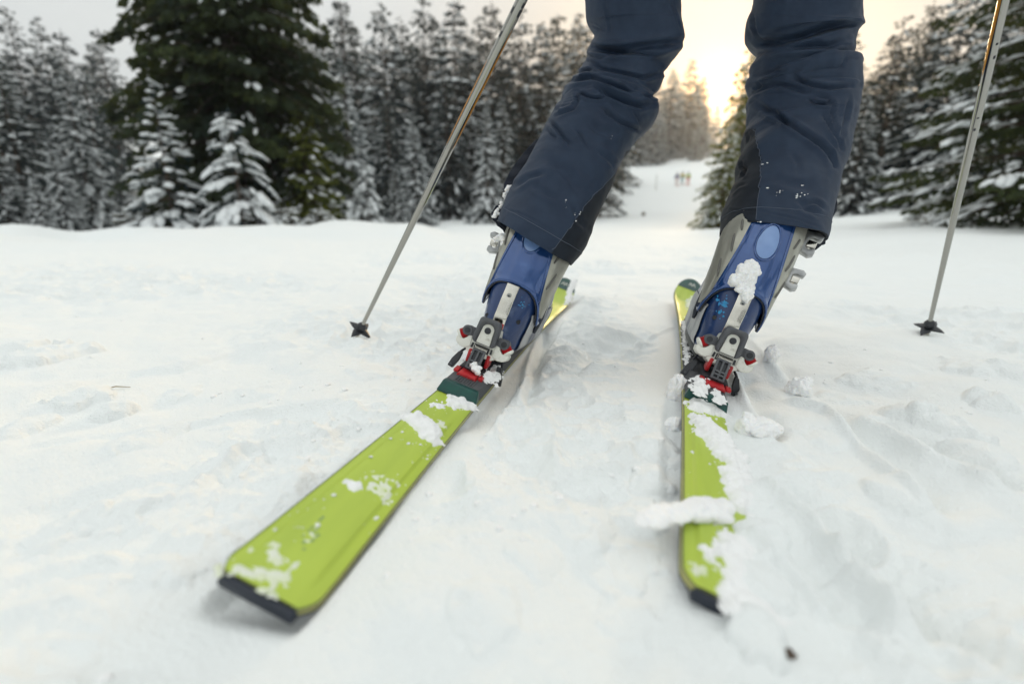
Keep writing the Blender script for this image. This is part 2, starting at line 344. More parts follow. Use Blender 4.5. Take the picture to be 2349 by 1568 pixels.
def ground_h(X, Y, detail=True):
    P2 = np.c_[X, Y]; r = np.hypot(X, Y); az = np.degrees(np.arctan2(X, Y))
    z = .010*(np.clip(Y, -1, 3)-.35) - .010
    t = np.maximum(0, r-26); t = np.where(t < 90, t, 90+12*(1-np.exp(-(t-90)/12))); front = sstep(100, 70, np.abs(az-15))
    z = z + front*(.369*t*t/(t+133)) + (1-front)*.02*np.maximum(0, r-40)
    right = sstep(20, 40, az)*sstep(150, 110, az)
    z = z + right*.034*np.maximum(0, r-3.5)*sstep(120, 20, r)
    left = sstep(-6, -12, az)*sstep(-150, -120, az)
    Pz = np.c_[X, Y, np.zeros_like(X)]
    z = z + left*(.11*np.exp(-((r-11.5)/2.4)**2)*(1+2.6*vnoise(Pz*.8, 5)) - .25*sstep(16, 22, r)*sstep(60, 30, r))
    mid = sstep(3, 8, r)
    z = z + mid*.05*vnoise(Pz*.45, 9)*np.minimum(1, r/15) + sstep(1.6, 4, r)*.03*vnoise(Pz*1.1, 2)
    if not detail: return z
    # keep the immediate bed of the skis calm
    calm = np.ones_like(X)
    for fr in (SKI_L, SKI_R):
        d = (P2-fr[0][:2]) @ fr[1][:2]/np.linalg.norm(fr[1][:2])**1; s = (P2-fr[0][:2]) @ fr[2][:2]
        calm = np.minimum(calm, np.maximum(sstep(.045, .13, np.abs(d)), np.maximum(sstep(1.55, 1.8, s), sstep(-.03, -.12, s))))
    near = sstep(9, 3, r)
    churn = sstep(-.25, .35, vnoise(Pz*1.3, 21) + .35*vnoise(Pz*3.1, 22))
    n = .010*vnoise(Pz*3.2, 31) + .0055*fbm(Pz*8, 2, 33)
    rid = (1-np.abs(vnoise(Pz*np.array([9, 13, 1]), 41)))**2*.010 + (1-np.abs(vnoise(Pz*24, 42)))**2*.0045
    fine = .0032*fbm(Pz*38, 3, 51) + .0013*vnoise(Pz*140, 57)
    z = z + near*(calm*(n*1.5 + churn*(rid-.006)*2.2) + (.25+.75*calm)*(.35+1.0*churn)*fine)
    for pts, w, d, sgn in G_W:
        q, tt, sd = poly_dist(P2, pts); wob = 1+.6*vnoise(Pz*14, 71)
        end = sstep(0, .12, tt)*sstep(1, .88, tt)
        side = sd*sgn
        prof = np.where(side > 0, np.exp(-(q/(w*2.6*wob))**2), np.exp(-(q/(w*.55))**2))
        lip = np.where(side < 0, np.exp(-((q-w*1.5)/(w*.9))**2), 0)*.6
        z = z + end*d*(.45 if sgn < 0 or pts[0, 0] < 0 else 2.0)*(-prof*.9+lip*wob)
    for bx, by_, bw, bl, bh in G_B:
        u = (X-bx)/bw; w_ = (Y-by_)/bl; q = np.hypot(u, w_)*(1+.35*vnoise(np.c_[X*26, Y*26, X*0+bx*9], 83)+.15*vnoise(np.c_[X*80, Y*80, X*0], 84))
        z = z + bh*np.sqrt(np.clip(1-q*q, 0, 1))*(1+.3*vnoise(Pz*60, 85))
    # bed beside the left ski (right side), the cut along the right ski's left flank, a hollow added to darken the left tail's shadow
    for fr, s0, s1, d0, d1, dep in ((SKI_L, .40, 1.15, .030, .075, .018), (SKI_R, .16, .42, -.056, -.032, .011), (SKI_L, -.006, .12, -.052, .040, .018)):
        d = (P2-fr[0][:2]) @ fr[1][:2]/np.linalg.norm(fr[1][:2]); s = (P2-fr[0][:2]) @ fr[2][:2]
        z = z - dep*sstep(d0-.012, d0+.004, d)*sstep(d1+.006, d1-.006, d)*sstep(s0-min(.05, .02+.1*s0), s0+min(.05, .02+.1*s0), s)*sstep(s1+.1, s1-.1, s)
    return z
def build_ground():
    rr = np.r_[np.geomspace(.10, .25, 60, endpoint=False), np.geomspace(.25, 4, 560, endpoint=False), np.geomspace(4, 40, 170, endpoint=False), np.geomspace(40, 280, 60)]
    aa = np.r_[np.linspace(-56, 56, 640), np.linspace(60, 300, 60)]
    A, RR = np.meshgrid(np.radians(aa), rr); A = A.T; RR = RR.T            # (az, r)
    X = (RR*np.sin(A)).ravel(); Y = (RR*np.cos(A)).ravel(); nA, nR = len(aa), len(rr)
    Z = ground_h(X, Y)
    V = np.c_[X, Y, Z]; F = grid_faces(nA, nR)
    j = np.arange(nR-1); cl = np.c_[(nA-1)*nR+j, j, j+1, (nA-1)*nR+j+1][:, [0, 1, 2, 3]]
    c = len(V); V = np.r_[V, [[0, 0, float(ground_h(np.array([0.]), np.array([0.]), False)[0])]]]
    i = np.arange(nA); i2 = (i+1) % nA
    F = np.r_[F, cl]
    me = mesh_data('snow_ground', V, np.r_[F][:, ::-1])
    bm = bmesh.new(); bm.from_mesh(me); bm.verts.ensure_lookup_table()
    for k in range(nA):
        try: bm.faces.new((bm.verts[c], bm.verts[((k+1) % nA)*nR], bm.verts[k*nR]))
        except ValueError: pass
    bm.to_mesh(me); bm.free()
    tag(link('snow_ground', me, M['snow']), kind='structure')
build_ground()
def gz(x, y): return float(ground_h(np.array([x]), np.array([y]))[0])

# ------------------------------------------------------------------ trees
def needle_cards(P, D, L, wd, rng, drop=0.25):
    """folded diamonds: P base points, D unit directions, L lengths, wd widths"""
    n = len(P); up = np.array([0, 0, 1.0]); S = np.cross(D, up + rng.normal(0, .5, (n, 3))); S /= np.linalg.norm(S, axis=1)[:, None]+1e-9
    Lc = L[:, None]; Wc = wd[:, None]
    m = P + D*Lc*.45; dn = np.array([0, 0, -1.0])*Wc*drop
    V = np.stack([P, m+S*Wc+dn, P+D*Lc + np.array([0, 0, -1.0])*Lc*.12, m-S*Wc+dn], 1).reshape(-1, 3)
    i = np.arange(n)[:, None]*4
    return V, np.r_[np.c_[i, i+1, i+2], np.c_[i, i+2, i+3]]
def snow_lumps(P, rad, rng, stretch, flat=.5):
    v, f = ico_arr(1); n = len(P); k = len(v)
    ang = rng.uniform(0, 6.28, n); ca, sa = np.cos(ang), np.sin(ang)
    q = v[None]*(1+rng.normal(0, .22, (n, k, 1)))
    x = q[..., 0]*stretch[:, None]; y = q[..., 1]; z = q[..., 2]*flat
    return x, y, z, rad, f
def spruce_mesh(seed, H, Rb, zb, whorl, nb, card, dens, snow, lump, power=.85, droop=.25, up=.18, trunk_r=None, sag=.0, only_az=None, lump_flat=.5, gap=0.0):
    """returns trunk, crown, snow arrays of one conifer standing at the origin"""
    rng = np.random.default_rng(seed); CP, CD, CL = [], [], []; SP, SA, SR, SS, SL = [], [], [], [], []
    tr = trunk_r or H*.012
    tv, tf = [], []
    def limb(pts, r0):
        base = len(tv); k = 5; n = len(pts)
        for i_, p in enumerate(pts):
            d = pts[min(i_+1, n-1)]-pts[max(i_-1, 0)]; d = d/np.linalg.norm(d)
            u = np.cross(d, [0.3, 0.2, 1.0]); u = u/(np.linalg.norm(u)+1e-9); w = np.cross(d, u); rr_ = r0*(1-i_/(n-.7))
            for a in range(k): tv.append(p+(u*math.cos(a*6.283/k)+w*math.sin(a*6.283/k))*rr_)
        for i_ in range(n-1):
            for a in range(k): tf.append((base+i_*k+a, base+i_*k+(a+1) % k, base+(i_+1)*k+(a+1) % k, base+(i_+1)*k+a))
    ph = rng.uniform(0, 6.28)
    limb(np.array([[.01*H*math.sin(ph+z*3)*z*.4, .01*H*math.cos(ph+z*2)*z*.4, z*H] for z in np.linspace(-.03, 1, 12)]), tr*1.1)
    z = zb
    while z < H*.985:
        fz = (H-z)/(H-zb); n = max(3, int(nb*(.5+.5*fz)+rng.uniform(-1, 1)))
        a0 = rng.uniform(0, 6.28)
        for b in range(n):
            az = a0+b*6.283/n+rng.normal(0, .2)
            if rng.uniform() < gap: continue
            Lb = Rb*(fz**power)*rng.uniform(.72, 1.12)+.02*Rb
            if only_az is not None and abs((az-only_az[0]+math.pi) % (2*math.pi)-math.pi) > only_az[1]: Lb *= .55
            out = np.array([math.cos(az), math.sin(az), 0]); side = np.array([-out[1], out[0], 0])
            ua = up*(1-1.5*fz)+rng.normal(0, .05); dr = droop*(.5+fz)*rng.uniform(.7, 1.3); zz = z+rng.uniform(-.8, .8)*whorl
            def bp(t):
                t = np.asarray(t)[..., None]
                return np.array([0, 0, zz]) + out*Lb*t + np.array([0, 0, 1.])*Lb*(ua*t - dr*t*t + .10*t**4)
            limb(bp(np.linspace(0, .92, 4)), max(tr*.10, Lb*.012))
            nc = max(4, int(dens*Lb*(Lb*.55+.35)/(card*card)*.5))
            t = rng.uniform(.08, 1, nc)**.75; wmax = .34*Lb*(1-t)**.6*np.minimum(1, t*3)+card*.25
            uo = rng.uniform(-1, 1, nc)
            p = bp(t) + side*(uo*wmax)[:, None] + np.array([0, 0, -1.])*(np.abs(uo)*wmax*.25 + rng.uniform(0, 1, nc)*sag*card)[:, None]
            d = out*(.75+rng.normal(0, .2, nc))[:, None] + side*(np.sign(uo)*.7*np.abs(uo)+rng.normal(0, .3, nc))[:, None] + np.array([0, 0, 1.])*(rng.normal(-.12, .28, nc)-sag*.5)[:, None]
            d /= np.linalg.norm(d, axis=1)[:, None]
            CP.append(p); CD.append(d); CL.append(card*rng.uniform(.6, 1.35, nc))
            ns = rng.poisson(snow*Lb/lump*.55)
            if ns:
                ts = rng.uniform(.2, 1, ns)**.5; us = rng.uniform(-.8, .8, ns); w2 = .30*Lb*(1-ts)**.6
                SP.append(bp(ts)+side*(us*w2)[:, None]+np.array([0, 0, 1.])*(lump*.42)); SA.append(np.full(ns, az)+us*.5); SL.append(ua-2*dr*ts)
                SR.append(lump*rng.uniform(.35, 1.15, ns)*(.6+.4*fz)); SS.append(rng.uniform(1.0, 2.4, ns))
        z += whorl*(.45+.55*fz)*rng.uniform(.8, 1.2)
    # leader
    nl = 14; tz = rng.uniform(.9, 1.0, nl)*H; CP.append(np.c_[np.zeros(nl), np.zeros(nl), tz]); dd = rng.normal(0, 1, (nl, 3)); dd[:, 2] = np.abs(dd[:, 2])+.6
    CD.append(dd/np.linalg.norm(dd, axis=1)[:, None]); CL.append(np.full(nl, card*.7))
    P = np.concatenate(CP); D = np.concatenate(CD); L = np.concatenate(CL)
    cv, cf = needle_cards(P, D, L, L*rng.uniform(.24, .46, len(L)), rng)
    sv = sf = None
    if SP:
        P = np.concatenate(SP); A = np.concatenate(SA); Rr = np.concatenate(SR); St = np.concatenate(SS)
        x, y, zl, rad, f = snow_lumps(P, Rr, rng, St, lump_flat)
        ca, sa = np.cos(A)[:, None], np.sin(A)[:, None]
        X = (x*ca-y*sa)*Rr[:, None]+P[:, :1]; Y = (x*sa+y*ca)*Rr[:, None]+P[:, 1:2]; Z = zl*Rr[:, None]-np.abs(x)*Rr[:, None]*.15+x*Rr[:, None]*np.concatenate(SL)[:, None]*.9+P[:, 2:3]
        sv = np.stack([X, Y, Z], -1).reshape(-1, 3); sf = (np.arange(len(P))[:, None, None]*len(ico_arr(1)[0])+f[None]).reshape(-1, 3)
    return (np.array(tv), np.array(tf)), (cv, cf), (sv, sf)
def tree_proto(name, needle, **kw):
    (tv, tf), (cv, cf), (sv, sf) = spruce_mesh(**kw)
    a = mesh_data('trunk', tv, tf); a.materials.append(M['bark'])
    b = mesh_data('crown', cv, cf, False); b.materials.append(M[needle])
    c = None
    if sv is not None: c = mesh_data('snow_load', sv, sf, True); c.materials.append(M['tree_snow'])
    return name, a, b, c, kw['H']
def put_tree(proto, x, y, h, label, group=None, rz=0.0, name=None, sink=.0, cat='tree', wide=1.0, lean=0.0):
    nm, a, b, c, H = proto; o = empty(name or nm, (x, y, ground_h(np.array([x]), np.array([y]), False)[0]-sink))
    k = h/H; o.scale = (k*wide, k*wide, k); o.rotation_euler = (lean, 0, rz)
    tag(o, label, cat, group)
    for n_, me in (('trunk', a), ('crown', b), ('snow_load', c)):
        if me is not None:
            c_ = link(n_, me, None, o)
            if n_ == 'snow_load': c_['kind'] = 'stuff'
    return o
def place(px, D):                      # ground position below a photograph column at depth D
    return (px-CX)/FPX*D, D/cP + 0.0
def height_for(px, D, vtop, base=None):
    x, y = place(px, D); zg = float(ground_h(np.array([x]), np.array([y]), False)[0])
    d = y*cP - (zg-CAM_H)*sP
    b = (CY-vtop)/FPX
    # z at which a point of this column reaches the image row
    z = CAM_H + y*(b*cP - sP)/(cP + b*sP)
    return z-zg

def forest():
    T = [tree_proto('spruce_tree', 'needles', seed=11+k, H=16, Rb=r_, zb=zb_, whorl=.70, nb=10, card=.34, dens=1.45, snow=sn*.85, lump=.22, droop=dr_, up=.2, power=pw_)
         for k, (r_, zb_, sn, dr_, pw_) in enumerate([(4.1, .7, 1.0, .32, .66), (3.7, 1.2, .26, .4, .68), (4.6, .5, 1.2, .28, .74), (3.4, 1.3, .16, .35, .58), (3.8, .4, 2.3, .38, .92), (3.7, 1.6, .08, .36, .57), (4.0, 1.0, .13, .30, .64)])]
    backlit_olive = tree_proto('spruce_tree', 'needles_olive', seed=81, H=12, Rb=3.0, zb=.4, whorl=.5, nb=10, card=.28, dens=1.5, snow=.5, lump=.2, droop=.36, up=.15, power=.55, sag=.3)  # golden backlight put into the needle colour by using olive needles
    Ydg = tree_proto('young_fir', 'needles', seed=41, H=4.2, Rb=1.95, zb=.15, whorl=.30, nb=6, card=.17, dens=1.0, snow=2.2, lump=.20, droop=.50, up=.22, power=.8, lump_flat=.5, gap=.08)
    Ysp = tree_proto('young_fir', 'needles', seed=44, H=4.4, Rb=1.75, zb=.15, whorl=.27, nb=6, card=.16, dens=.85, snow=2.2, lump=.15, droop=.22, up=.35, power=1.05, gap=.1)
    big = tree_proto('spruce_tree', 'needles_dark', seed=55, H=26, Rb=5.0, zb=.3, whorl=.46, nb=13, card=.33, dens=2.3, snow=.10, lump=.16, droop=.42, up=.12, power=.42, sag=.8)
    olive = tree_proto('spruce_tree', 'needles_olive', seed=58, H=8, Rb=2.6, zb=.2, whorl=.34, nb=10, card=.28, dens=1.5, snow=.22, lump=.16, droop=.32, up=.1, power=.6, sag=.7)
    near = tree_proto('spruce_tree', 'needles_dark', seed=61, H=14, Rb=4.3, zb=.6, whorl=.40, nb=10, card=.14, dens=1.05, snow=.65, lump=.11, droop=.20, up=.02, power=.6, sag=.5, lump_flat=.45)
    bush = tree_proto('snowy_bush', 'needles_brown', seed=71, H=1.3, Rb=1.3, zb=.05, whorl=.16, nb=7, card=.13, dens=.8, snow=1.2, lump=.14, droop=.2, up=.3, power=.5)
    # individually visible trees: (prototype, column px, depth m, top row px, turn, label, width factor)
    one = [
        (T[3], 40, 22, 22, .3, 'dark round-topped spruce at the far left edge of the treeline', 1.0),
        (T[1], 120, 42, 16, 1.2, 'hazy tall spruce behind the second row, just right of the round-topped one', 1.0),
        (T[0], 178, 44, 42, 2.2, 'hazy slim spruce with its top in the sky gap left of the big dark fir', 0.85),
        (T[2], 70, 17, 125, .7, 'broad spruce with long level snowy branches at the left edge', 1.15),
        (T[4], 215, 19, 145, 2.9, 'snow-dotted spruce immediately left of the big dark fir', 0.95),
        (T[3], 275, 55, 120, 4.0, 'pale misty spruce half hidden behind the left side of the big dark fir', 1.0),
        (T[4], 150, 14.6, 300, 1.7, 'small pale snow-dusted spruce low in front of the left treeline', 0.8),
        (T[2], 20, 13.8, 330, 5.1, 'low bushy spruce with brownish snowy twigs in the bottom left corner of the treeline', 1.25),
        (T[4], 95, 13.4, 395, 2.0, 'knee-high snowy spruce sprouting at the foot of the left treeline', 1.2),
        (T[1], 290, 15.5, 380, 3.3, 'little dark spruce wedged between the left treeline and the spindly fir', 1.1),
        (big, 575, 16.5, -1150, .4, 'huge dark green fir towering out of the frame on the left', 1.0),
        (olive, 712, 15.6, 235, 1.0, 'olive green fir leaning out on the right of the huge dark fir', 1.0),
        (Ysp, 398, 13.2, 190, .6, 'spindly young fir with a bare brownish leader in front of the huge dark fir', 1.0),
        (Ydg, 556, 12.4, 248, 2.1, 'heavily snow-laden young fir in front of the huge dark fir', 1.0),
        (Ydg, 845, 17, 365, 4.4, 'small snow-laden fir standing right of the olive fir', .8),
        (T[4], 812, 27, 128, .9, 'pale frosted spruce rising right of the huge dark fir', .9),
        (T[3], 818, 46, -6, 2.8, 'tall dark-topped spruce over the frosted one, nearest the huge dark fir', 1.0),
        (T[0], 903, 43, 12, 3.6, 'twin-topped tall spruce in the upper back row, second from the huge dark fir', 1.05),
        (T[3], 900, 33, 222, 5.2, 'narrow spruce between the frosted spruce and the bright triangular one', .75),
        (T[4], 957, 29, 250, .2, 'bright triangular snowy spruce left of the left ski pole', .95),
        (T[0], 912, 24, 375, 1.4, 'dwarf spruce at the foot of the bright triangular spruce', .9),
        (T[1], 990, 46, -8, 4.9, 'tall dark spruce whose crown stands above the bright triangular one', 1.1),
        (T[2], 1053, 44, 2, .8, 'broad snowy spruce with drooping boughs behind the upper left ski pole', 1.0),
        (T[4], 1120, 30, 230, 2.5, 'frosted front-row spruce just right of the left ski pole', .85),
        (T[0], 1155, 31, 236, 3.9, 'slim front-row spruce right beside the frosted one by the left ski pole', .7),
        (T[3], 1131, 47, 4, 5.6, 'dark spruce top seen right of the left ski pole under the frame edge', 1.0),
        (T[1], 1190, 46, 22, 1.9, 'tall spruce in the back row between ski pole and left leg', 1.0),
        (T[4], 1262, 32, 236, 4.2, 'snow-speckled front-row spruce beside the bent left knee', .95),
        (T[2], 1236, 48, 50, 3.0, 'lower spruce top in the back row near the left thigh', .9),
        (T[0], 1313, 47, 34, 2.3, 'pointed dark spruce top closest to the left thigh', .85),
        (T[2], 1558, 112, 136, 1.1, 'sunlit pointed spruce on the slope right of the left knee', .9),
        (T[0], 1520, 108, 160, 4.6, 'sunlit spruce directly beside the left knee on the slope', 1.0),
        (T[2], 1586, 116, 176, .5, 'glowing spruce left of the sun above the piste', .95),
        (T[4], 1480, 104, 215, 5.8, 'snowy spruce at the head of the piste below the left knee', 1.1),
        (T[0], 1545, 106, 255, 3.1, 'short snowy spruce at the edge of the piste above the distant skiers', 1.2),
        (T[4], 1622, 118, 238, 2.6, 'low spruce straight under the sun', 1.0),
        (backlit_olive, 1694, 18, 108, 2.0, 'backlit golden spruce left of the right leg with boughs over the piste', 1.1),
        (backlit_olive, 1724, 25, 14, .1, 'taller backlit spruce peeking out along the right leg', .9),
        (backlit_olive, 1652, 16, 285, 4.1, 'small sun-gilded spruce at the foot of the backlit one', 1.05),
        (T[1], 1995, 20, 36, 1.6, 'dark green spruce with a forked top just right of the right leg', 1.05),
        (T[3], 2052, 23, 2, 3.4, 'dark spruce with a bare reddish trunk right of the fork-topped one', 1.0),
        (T[0], 1945, 17, 215, 5.0, 'smaller snow-flecked spruce directly behind the right trouser leg', 1.0),
        (T[2], 2120, 18, -60, 2.7, 'tall snowy spruce behind the tip of the near right boughs', .95),
        (T[4], 2200, 15, -90, .9, 'big dark spruce behind the right ski pole', 1.0),
        (near, 2470, 6.6, -1400, 2.4, 'large near spruce at the right edge with long snowy boughs sweeping down to the snow', 1.0),
        (T[0], 2330, 14, -200, 4.0, 'dark spruce in the top right corner behind the near boughs', 1.0),
    ]
    for pr, px, D, vt, rz, lab, wd in one:
        x, y = place(px, D); put_tree(pr, x, y, height_for(px, D, vt), lab, rz=rz, wide=wd, sink=.05)
    for px, D, vt, lab in ((310, 13.0, 470, 'brownish snowy bush at the foot of the spindly fir'), (655, 13.2, 475, 'low snow-covered bush right of the snow-laden young fir'),
                           (735, 14.5, 478, 'snow-capped bush under the olive fir'), (2120, 9.8, 455, 'snowy twig bush at the foot of the spruces right of the right leg')):
        x, y = place(px, D); put_tree(bush, x, y, max(.4, height_for(px, D, vt)), lab, rz=px, cat='bush', sink=.03)
    rng = random.Random(3); k = 0
    for (x0, x1, D0, D1, v0, v1, n, lab, grp) in (
            (-160, 330, 30, 60, 60, 210, 16, 'snow-dusted spruce in the dim rows deep in the left wood', 'spruces deep in the left wood'),
            (620, 1390, 50, 78, 15, 150, 26, 'snow-dusted spruce packed in the dense back rows of the middle wood', 'spruces in the back rows of the middle wood'),
            (760, 1390, 34, 44, 140, 330, 11, 'snowy spruce among the crowded middle rows behind the left ski pole', 'spruces in the middle rows'),
            (1400, 1590, 116, 140, 160, 225, 14, 'small spruce on the far slope at the head of the piste', 'spruces on the far slope'),
            (1410, 1600, 98, 112, 215, 300, 14, 'spruce in the low front row on the far slope above the piste', 'low front row on the far slope'),
            (1700, 2000, 30, 60, 60, 220, 12, 'spruce in the shaded wood behind the right leg', 'spruces behind the right leg'),
            (2000, 2600, 20, 46, -40, 180, 16, 'dark spruce in the shaded wood on the right', 'spruces in the right wood')):
        for _ in range(n):
            px = x0+(x1-x0)*((_+rng.random())/n); D = rng.uniform(D0, D1); vt = rng.uniform(v0, v1); x, y = place(px, D)
            put_tree(T[rng.choice((0, 2, 2, 4) if D > 90 else (1, 3, 5, 5, 6, 6) if D > 45 or px > 1650 or px < 400 else (0, 1, 3, 6, 5))], x, y, max(3, height_for(px, D, vt)), lab, grp, rz=rng.uniform(0, 6.28), wide=rng.uniform(.85, 1.15))
    # the lone little pine with a bare stem on the piste
    lone = tree_proto('small_pine', 'needles', seed=91, H=3.2, Rb=1.0, zb=1.6, whorl=.25, nb=6, card=.3, dens=1.2, snow=.3, lump=.15, droop=.1, up=.2, power=.5, trunk_r=.09)
    x, y = place(1424, 62); put_tree(lone, x, y, height_for(1424, 62, 372), 'lone little pine with a bare stem standing on the piste beside the left shin')
forest()
def wood_behind():
    # unseen wood added behind the camera to darken reflections and raise contrast
    V, F, n = [], [], 0; (tv, tf), (cv, cf), (sv, sf) = spruce_mesh(seed=99, H=16, Rb=4.0, zb=.5, whorl=1.0, nb=8, card=.9, dens=1.0, snow=0.0, lump=.3, power=.75)
    rng = random.Random(12)
    for i in range(70):
        a = R(75+210*(i+rng.random())/70); r_ = rng.uniform(30, 46); k = rng.uniform(.35, .6); c, s_ = math.cos(i), math.sin(i)
        q = np.c_[cv[:, 0]*c-cv[:, 1]*s_, cv[:, 0]*s_+cv[:, 1]*c, cv[:, 2]]*k+np.array([r_*math.sin(a), r_*math.cos(a), 0]); V.append(q); F.append(cf+n); n += len(q)
    o = link('reflection_wood', mesh_data('reflection_wood', np.concatenate(V), np.concatenate(F), False), M['needles']); tag(o, 'unseen spruce wood added behind the viewpoint to darken reflections', 'wood', kind='stuff')
wood_behind()
# ------------------------------------------------------------------ skis with their bindings
SKI_LEN, TH = 1.62, 0.012
def ski_z(s):                           # camber line: flat, turned up at the tip, slightly at the tail
    s = np.asarray(s, float)
    return np.where(s > 1.40, .055*((s-1.40)/.22)**2, 0) + np.where(s < .05, .004*((.05-s)/.05)**2, 0)
def ski_w(s):
    s = np.asarray(s, float); w = hw(s)
    tip = np.clip((s-1.47)/.15, 0, 1); w = w*np.sqrt(np.maximum(1-tip**2.2, 0.0))
    tail = np.clip((.022-s)/.022, 0, 1); return np.maximum(w-.010*tail**2, .001)
def make_ski(fr, label, bx=0.0, bz=0.0):
    root = empty('ski', m4=fmat(fr)); tag(root, label, 'ski', 'pair of lime skis')
    S = np.r_[np.linspace(0, .02, 5), np.linspace(.03, 1.44, 95), np.linspace(1.455, SKI_LEN-.0005, 30)]
    # top sheet: raised centre plateau with bevelled flanks behind the binding
    U = np.r_[-1, -.985, -.93, -.80, -.70, -.665, -.62, -.4, 0, .4, .62, .665, .70, .80, .93, .985, 1]
    V = []
    for s in S:
        w = float(ski_w(s)); p = float(sstep(.012, .05, s)*sstep(.385, .345, s))
        for u in U:
            z = float(ski_z(s)) - .0006*(abs(u) > .98) - .0012*max(0, (abs(u)-.75)/.25)**2
            z += .0034*p*float(sstep(.705, .655, abs(u)))
            V.append((w*u, s, z))
    link('topsheet', mesh_data('topsheet', V, grid_faces(len(S), len(U))[:, ::-1]), M['lime'], root)
    def band(name, z0, z1, m, out0=0.0, out1=0.0, S_=S):
        V, F = [], []
        loop = [(-1, s) for s in S_] + [(1, s) for s in S_[::-1]]
        for sg, s in loop:
            w = float(ski_w(s)); z = float(ski_z(s)); V.append((sg*(w+out0), s, z+z0)); V.append((sg*(w+out1), s, z+z1))
        n = len(loop)
        for i in range(n):
            j = (i+1) % n; F.append((2*i, 2*i+1, 2*j+1, 2*j))
        return link(name, mesh_data(name, V, F), m, root)
    band('black_seam', -.0006, -.0020, M['black'], 0, .0004)
    band('sidewall', -.0020, -.0070, M['sidewall'], .0004, .0012)
    band('steel_edge', -.0070, -.0090, M['edge'], .0012, .0013)
    V = [(float(ski_w(s)+.0013)*u, s, float(ski_z(s))-.0090) for s in S for u in (-1, -.5, 0, .5, 1)]
    link('base', mesh_data('base', V, grid_faces(len(S), 5)), M['base'], root)
    # dark protector across the tail and the dark green tip cap
    mb = MB(); w = float(ski_w(0.0))+.0006
    mb.prism([(-w, -.0094), (w, -.0094), (w+.0006, -.003), (w-.0012, .0014), (-w+.0012, .0014), (-w-.0006, -.003)], (0, 0, 0), (1, 0, 0), (0, 0, 1), (0, 1, 0), -.006, .0030)
    mb.build('tail_protector', M['navy'], root, bevel=.0012)
    Sc = np.linspace(1.545, SKI_LEN-.0006, 22); V = [(float(ski_w(s))*1.01*u, s - .016*(u*u)*(s < 1.56)*0 + 0.0, float(ski_z(s))+.0012) for s in Sc for u in np.linspace(-1, 1, 13)]
    cap = link('tip_cap', mesh_data('tip_cap', V, grid_faces(len(Sc), 13)[:, ::-1]), M['teal'], root)
    mb = MB(); zt = float(ski_z(1.578))+.0020; sl = math.atan(2*.055*.178/.22**2)
    for k, (x0, x1) in enumerate(((-.012, -.006), (-.006, 0), (0, .006), (.006, .012))):   # the white zig-zag emblem on the tip cap
        up = k in (0, 2); a = Vector((x0, 1.572 if up else 1.590, 0)); b = Vector((x1, 1.590 if up else 1.572, 0))
        for p in (a, b): p.z = float(ski_z(p.y))+.0022
        mb.tube([a, b], .0016, 6)
    mb.build('tip_emblem', M['white'], cap)
    # faint lettering rows printed near the tail (too worn to read): small ink dashes
    rng = random.Random(5); V, F = [], []
    for col_ in range(3):
        y = .052
        while y < .098 - col_*.010:
            l = rng.uniform(.0015, .004); x = -.010+col_*.0052
            if rng.random() < .7:
                b = len(V); z = .0037
                V += [(x, y, z), (x+.0030, y, z), (x+.0030, y+l, z), (x, y+l, z)]; F.append((b, b+1, b+2, b+3))
            y += l+rng.uniform(.001, .003)
    tag(link('worn_print', mesh_data('worn_print', V, F, False), M['ink'], root), kind='stuff')
    # riser plate with ribs and green end wedge
    z0 = .0012; zt = .020
    mb = MB(); mb.prism([(-.036, z0), (.036, z0), (.031, zt), (-.031, zt)], (0, 0, 0), (1, 0, 0), (0, 0, 1), (0, 1, 0), .474, 1.02)
    riser = mb.build('riser_plate', M['plate'], root, bevel=.0015)
    mb = MB(); V = [(-.037, .462, z0), (.037, .462, z0), (.037, .474, z0), (-.037, .474, z0)]
    bm = mb.bm; vs = [bm.verts.new(p) for p in [(-.0375, .452, z0-.0005), (.0375, .452, z0-.0005), (.0365, .4738, z0-.0005), (-.0365, .4738, z0-.0005), (-.033, .463, zt+.0006), (.033, .463, zt+.0006), (.0315, .4738, zt+.0006), (-.0315, .4738, zt+.0006)]]
    for f in ((0, 1, 5, 4), (1, 2, 6, 5), (2, 3, 7, 6), (3, 0, 4, 7), (4, 5, 6, 7), (3, 2, 1, 0)): bm.faces.new([vs[i] for i in f])
    mb.build('plate_end', M['teal'], root, bevel=.003, seg=3)
    for k in range(8):
        mb = MB(); mb.box((-.0165+k*.0047, .500, zt+.0008), (.0021, .046, .0018)); mb.build('grip_rib', M['plate'], riser, bevel=.0006)
    # -------- heel binding
    pass
    rb = MB(); rb.prism([(-.027, zt), (.027, zt), (.024, .028), (.016, .031), (-.016, .031), (-.024, .028)], (0, 0, 0), (1, 0, 0), (0, 0, 1), (0, 1, 0), .528, .60)
    heel = rb.build('heel_binding', M['black'], root, bevel=.0018); rb = MB()
    rb.prism([(-.019, zt+.0005), (.019, zt+.0005), (.016, .0265), (-.016, .0265)], (0, 0, 0), (1, 0, 0), (0, 0, 1), (0, 1, 0), .500, .5278)
    rb.box((-.024, .5185, .0235), (.009, .019, .006)).box((.024, .5185, .0235), (.009, .019, .006))
    rb.build('track_lock', M['red'], heel, bevel=.0015)
    for sg in (-1, 1):
        mb = MB(); mb.prism([(sg*.015, .032), (sg*.0225, .032), (sg*.0215, .058), (sg*.0145, .058)][::sg], (0, 0, 0), (1, 0, 0), (0, 0, 1), (0, 1, 0), .545, .572)
        mb.build('side_tower', M['red'], heel, bevel=.003)
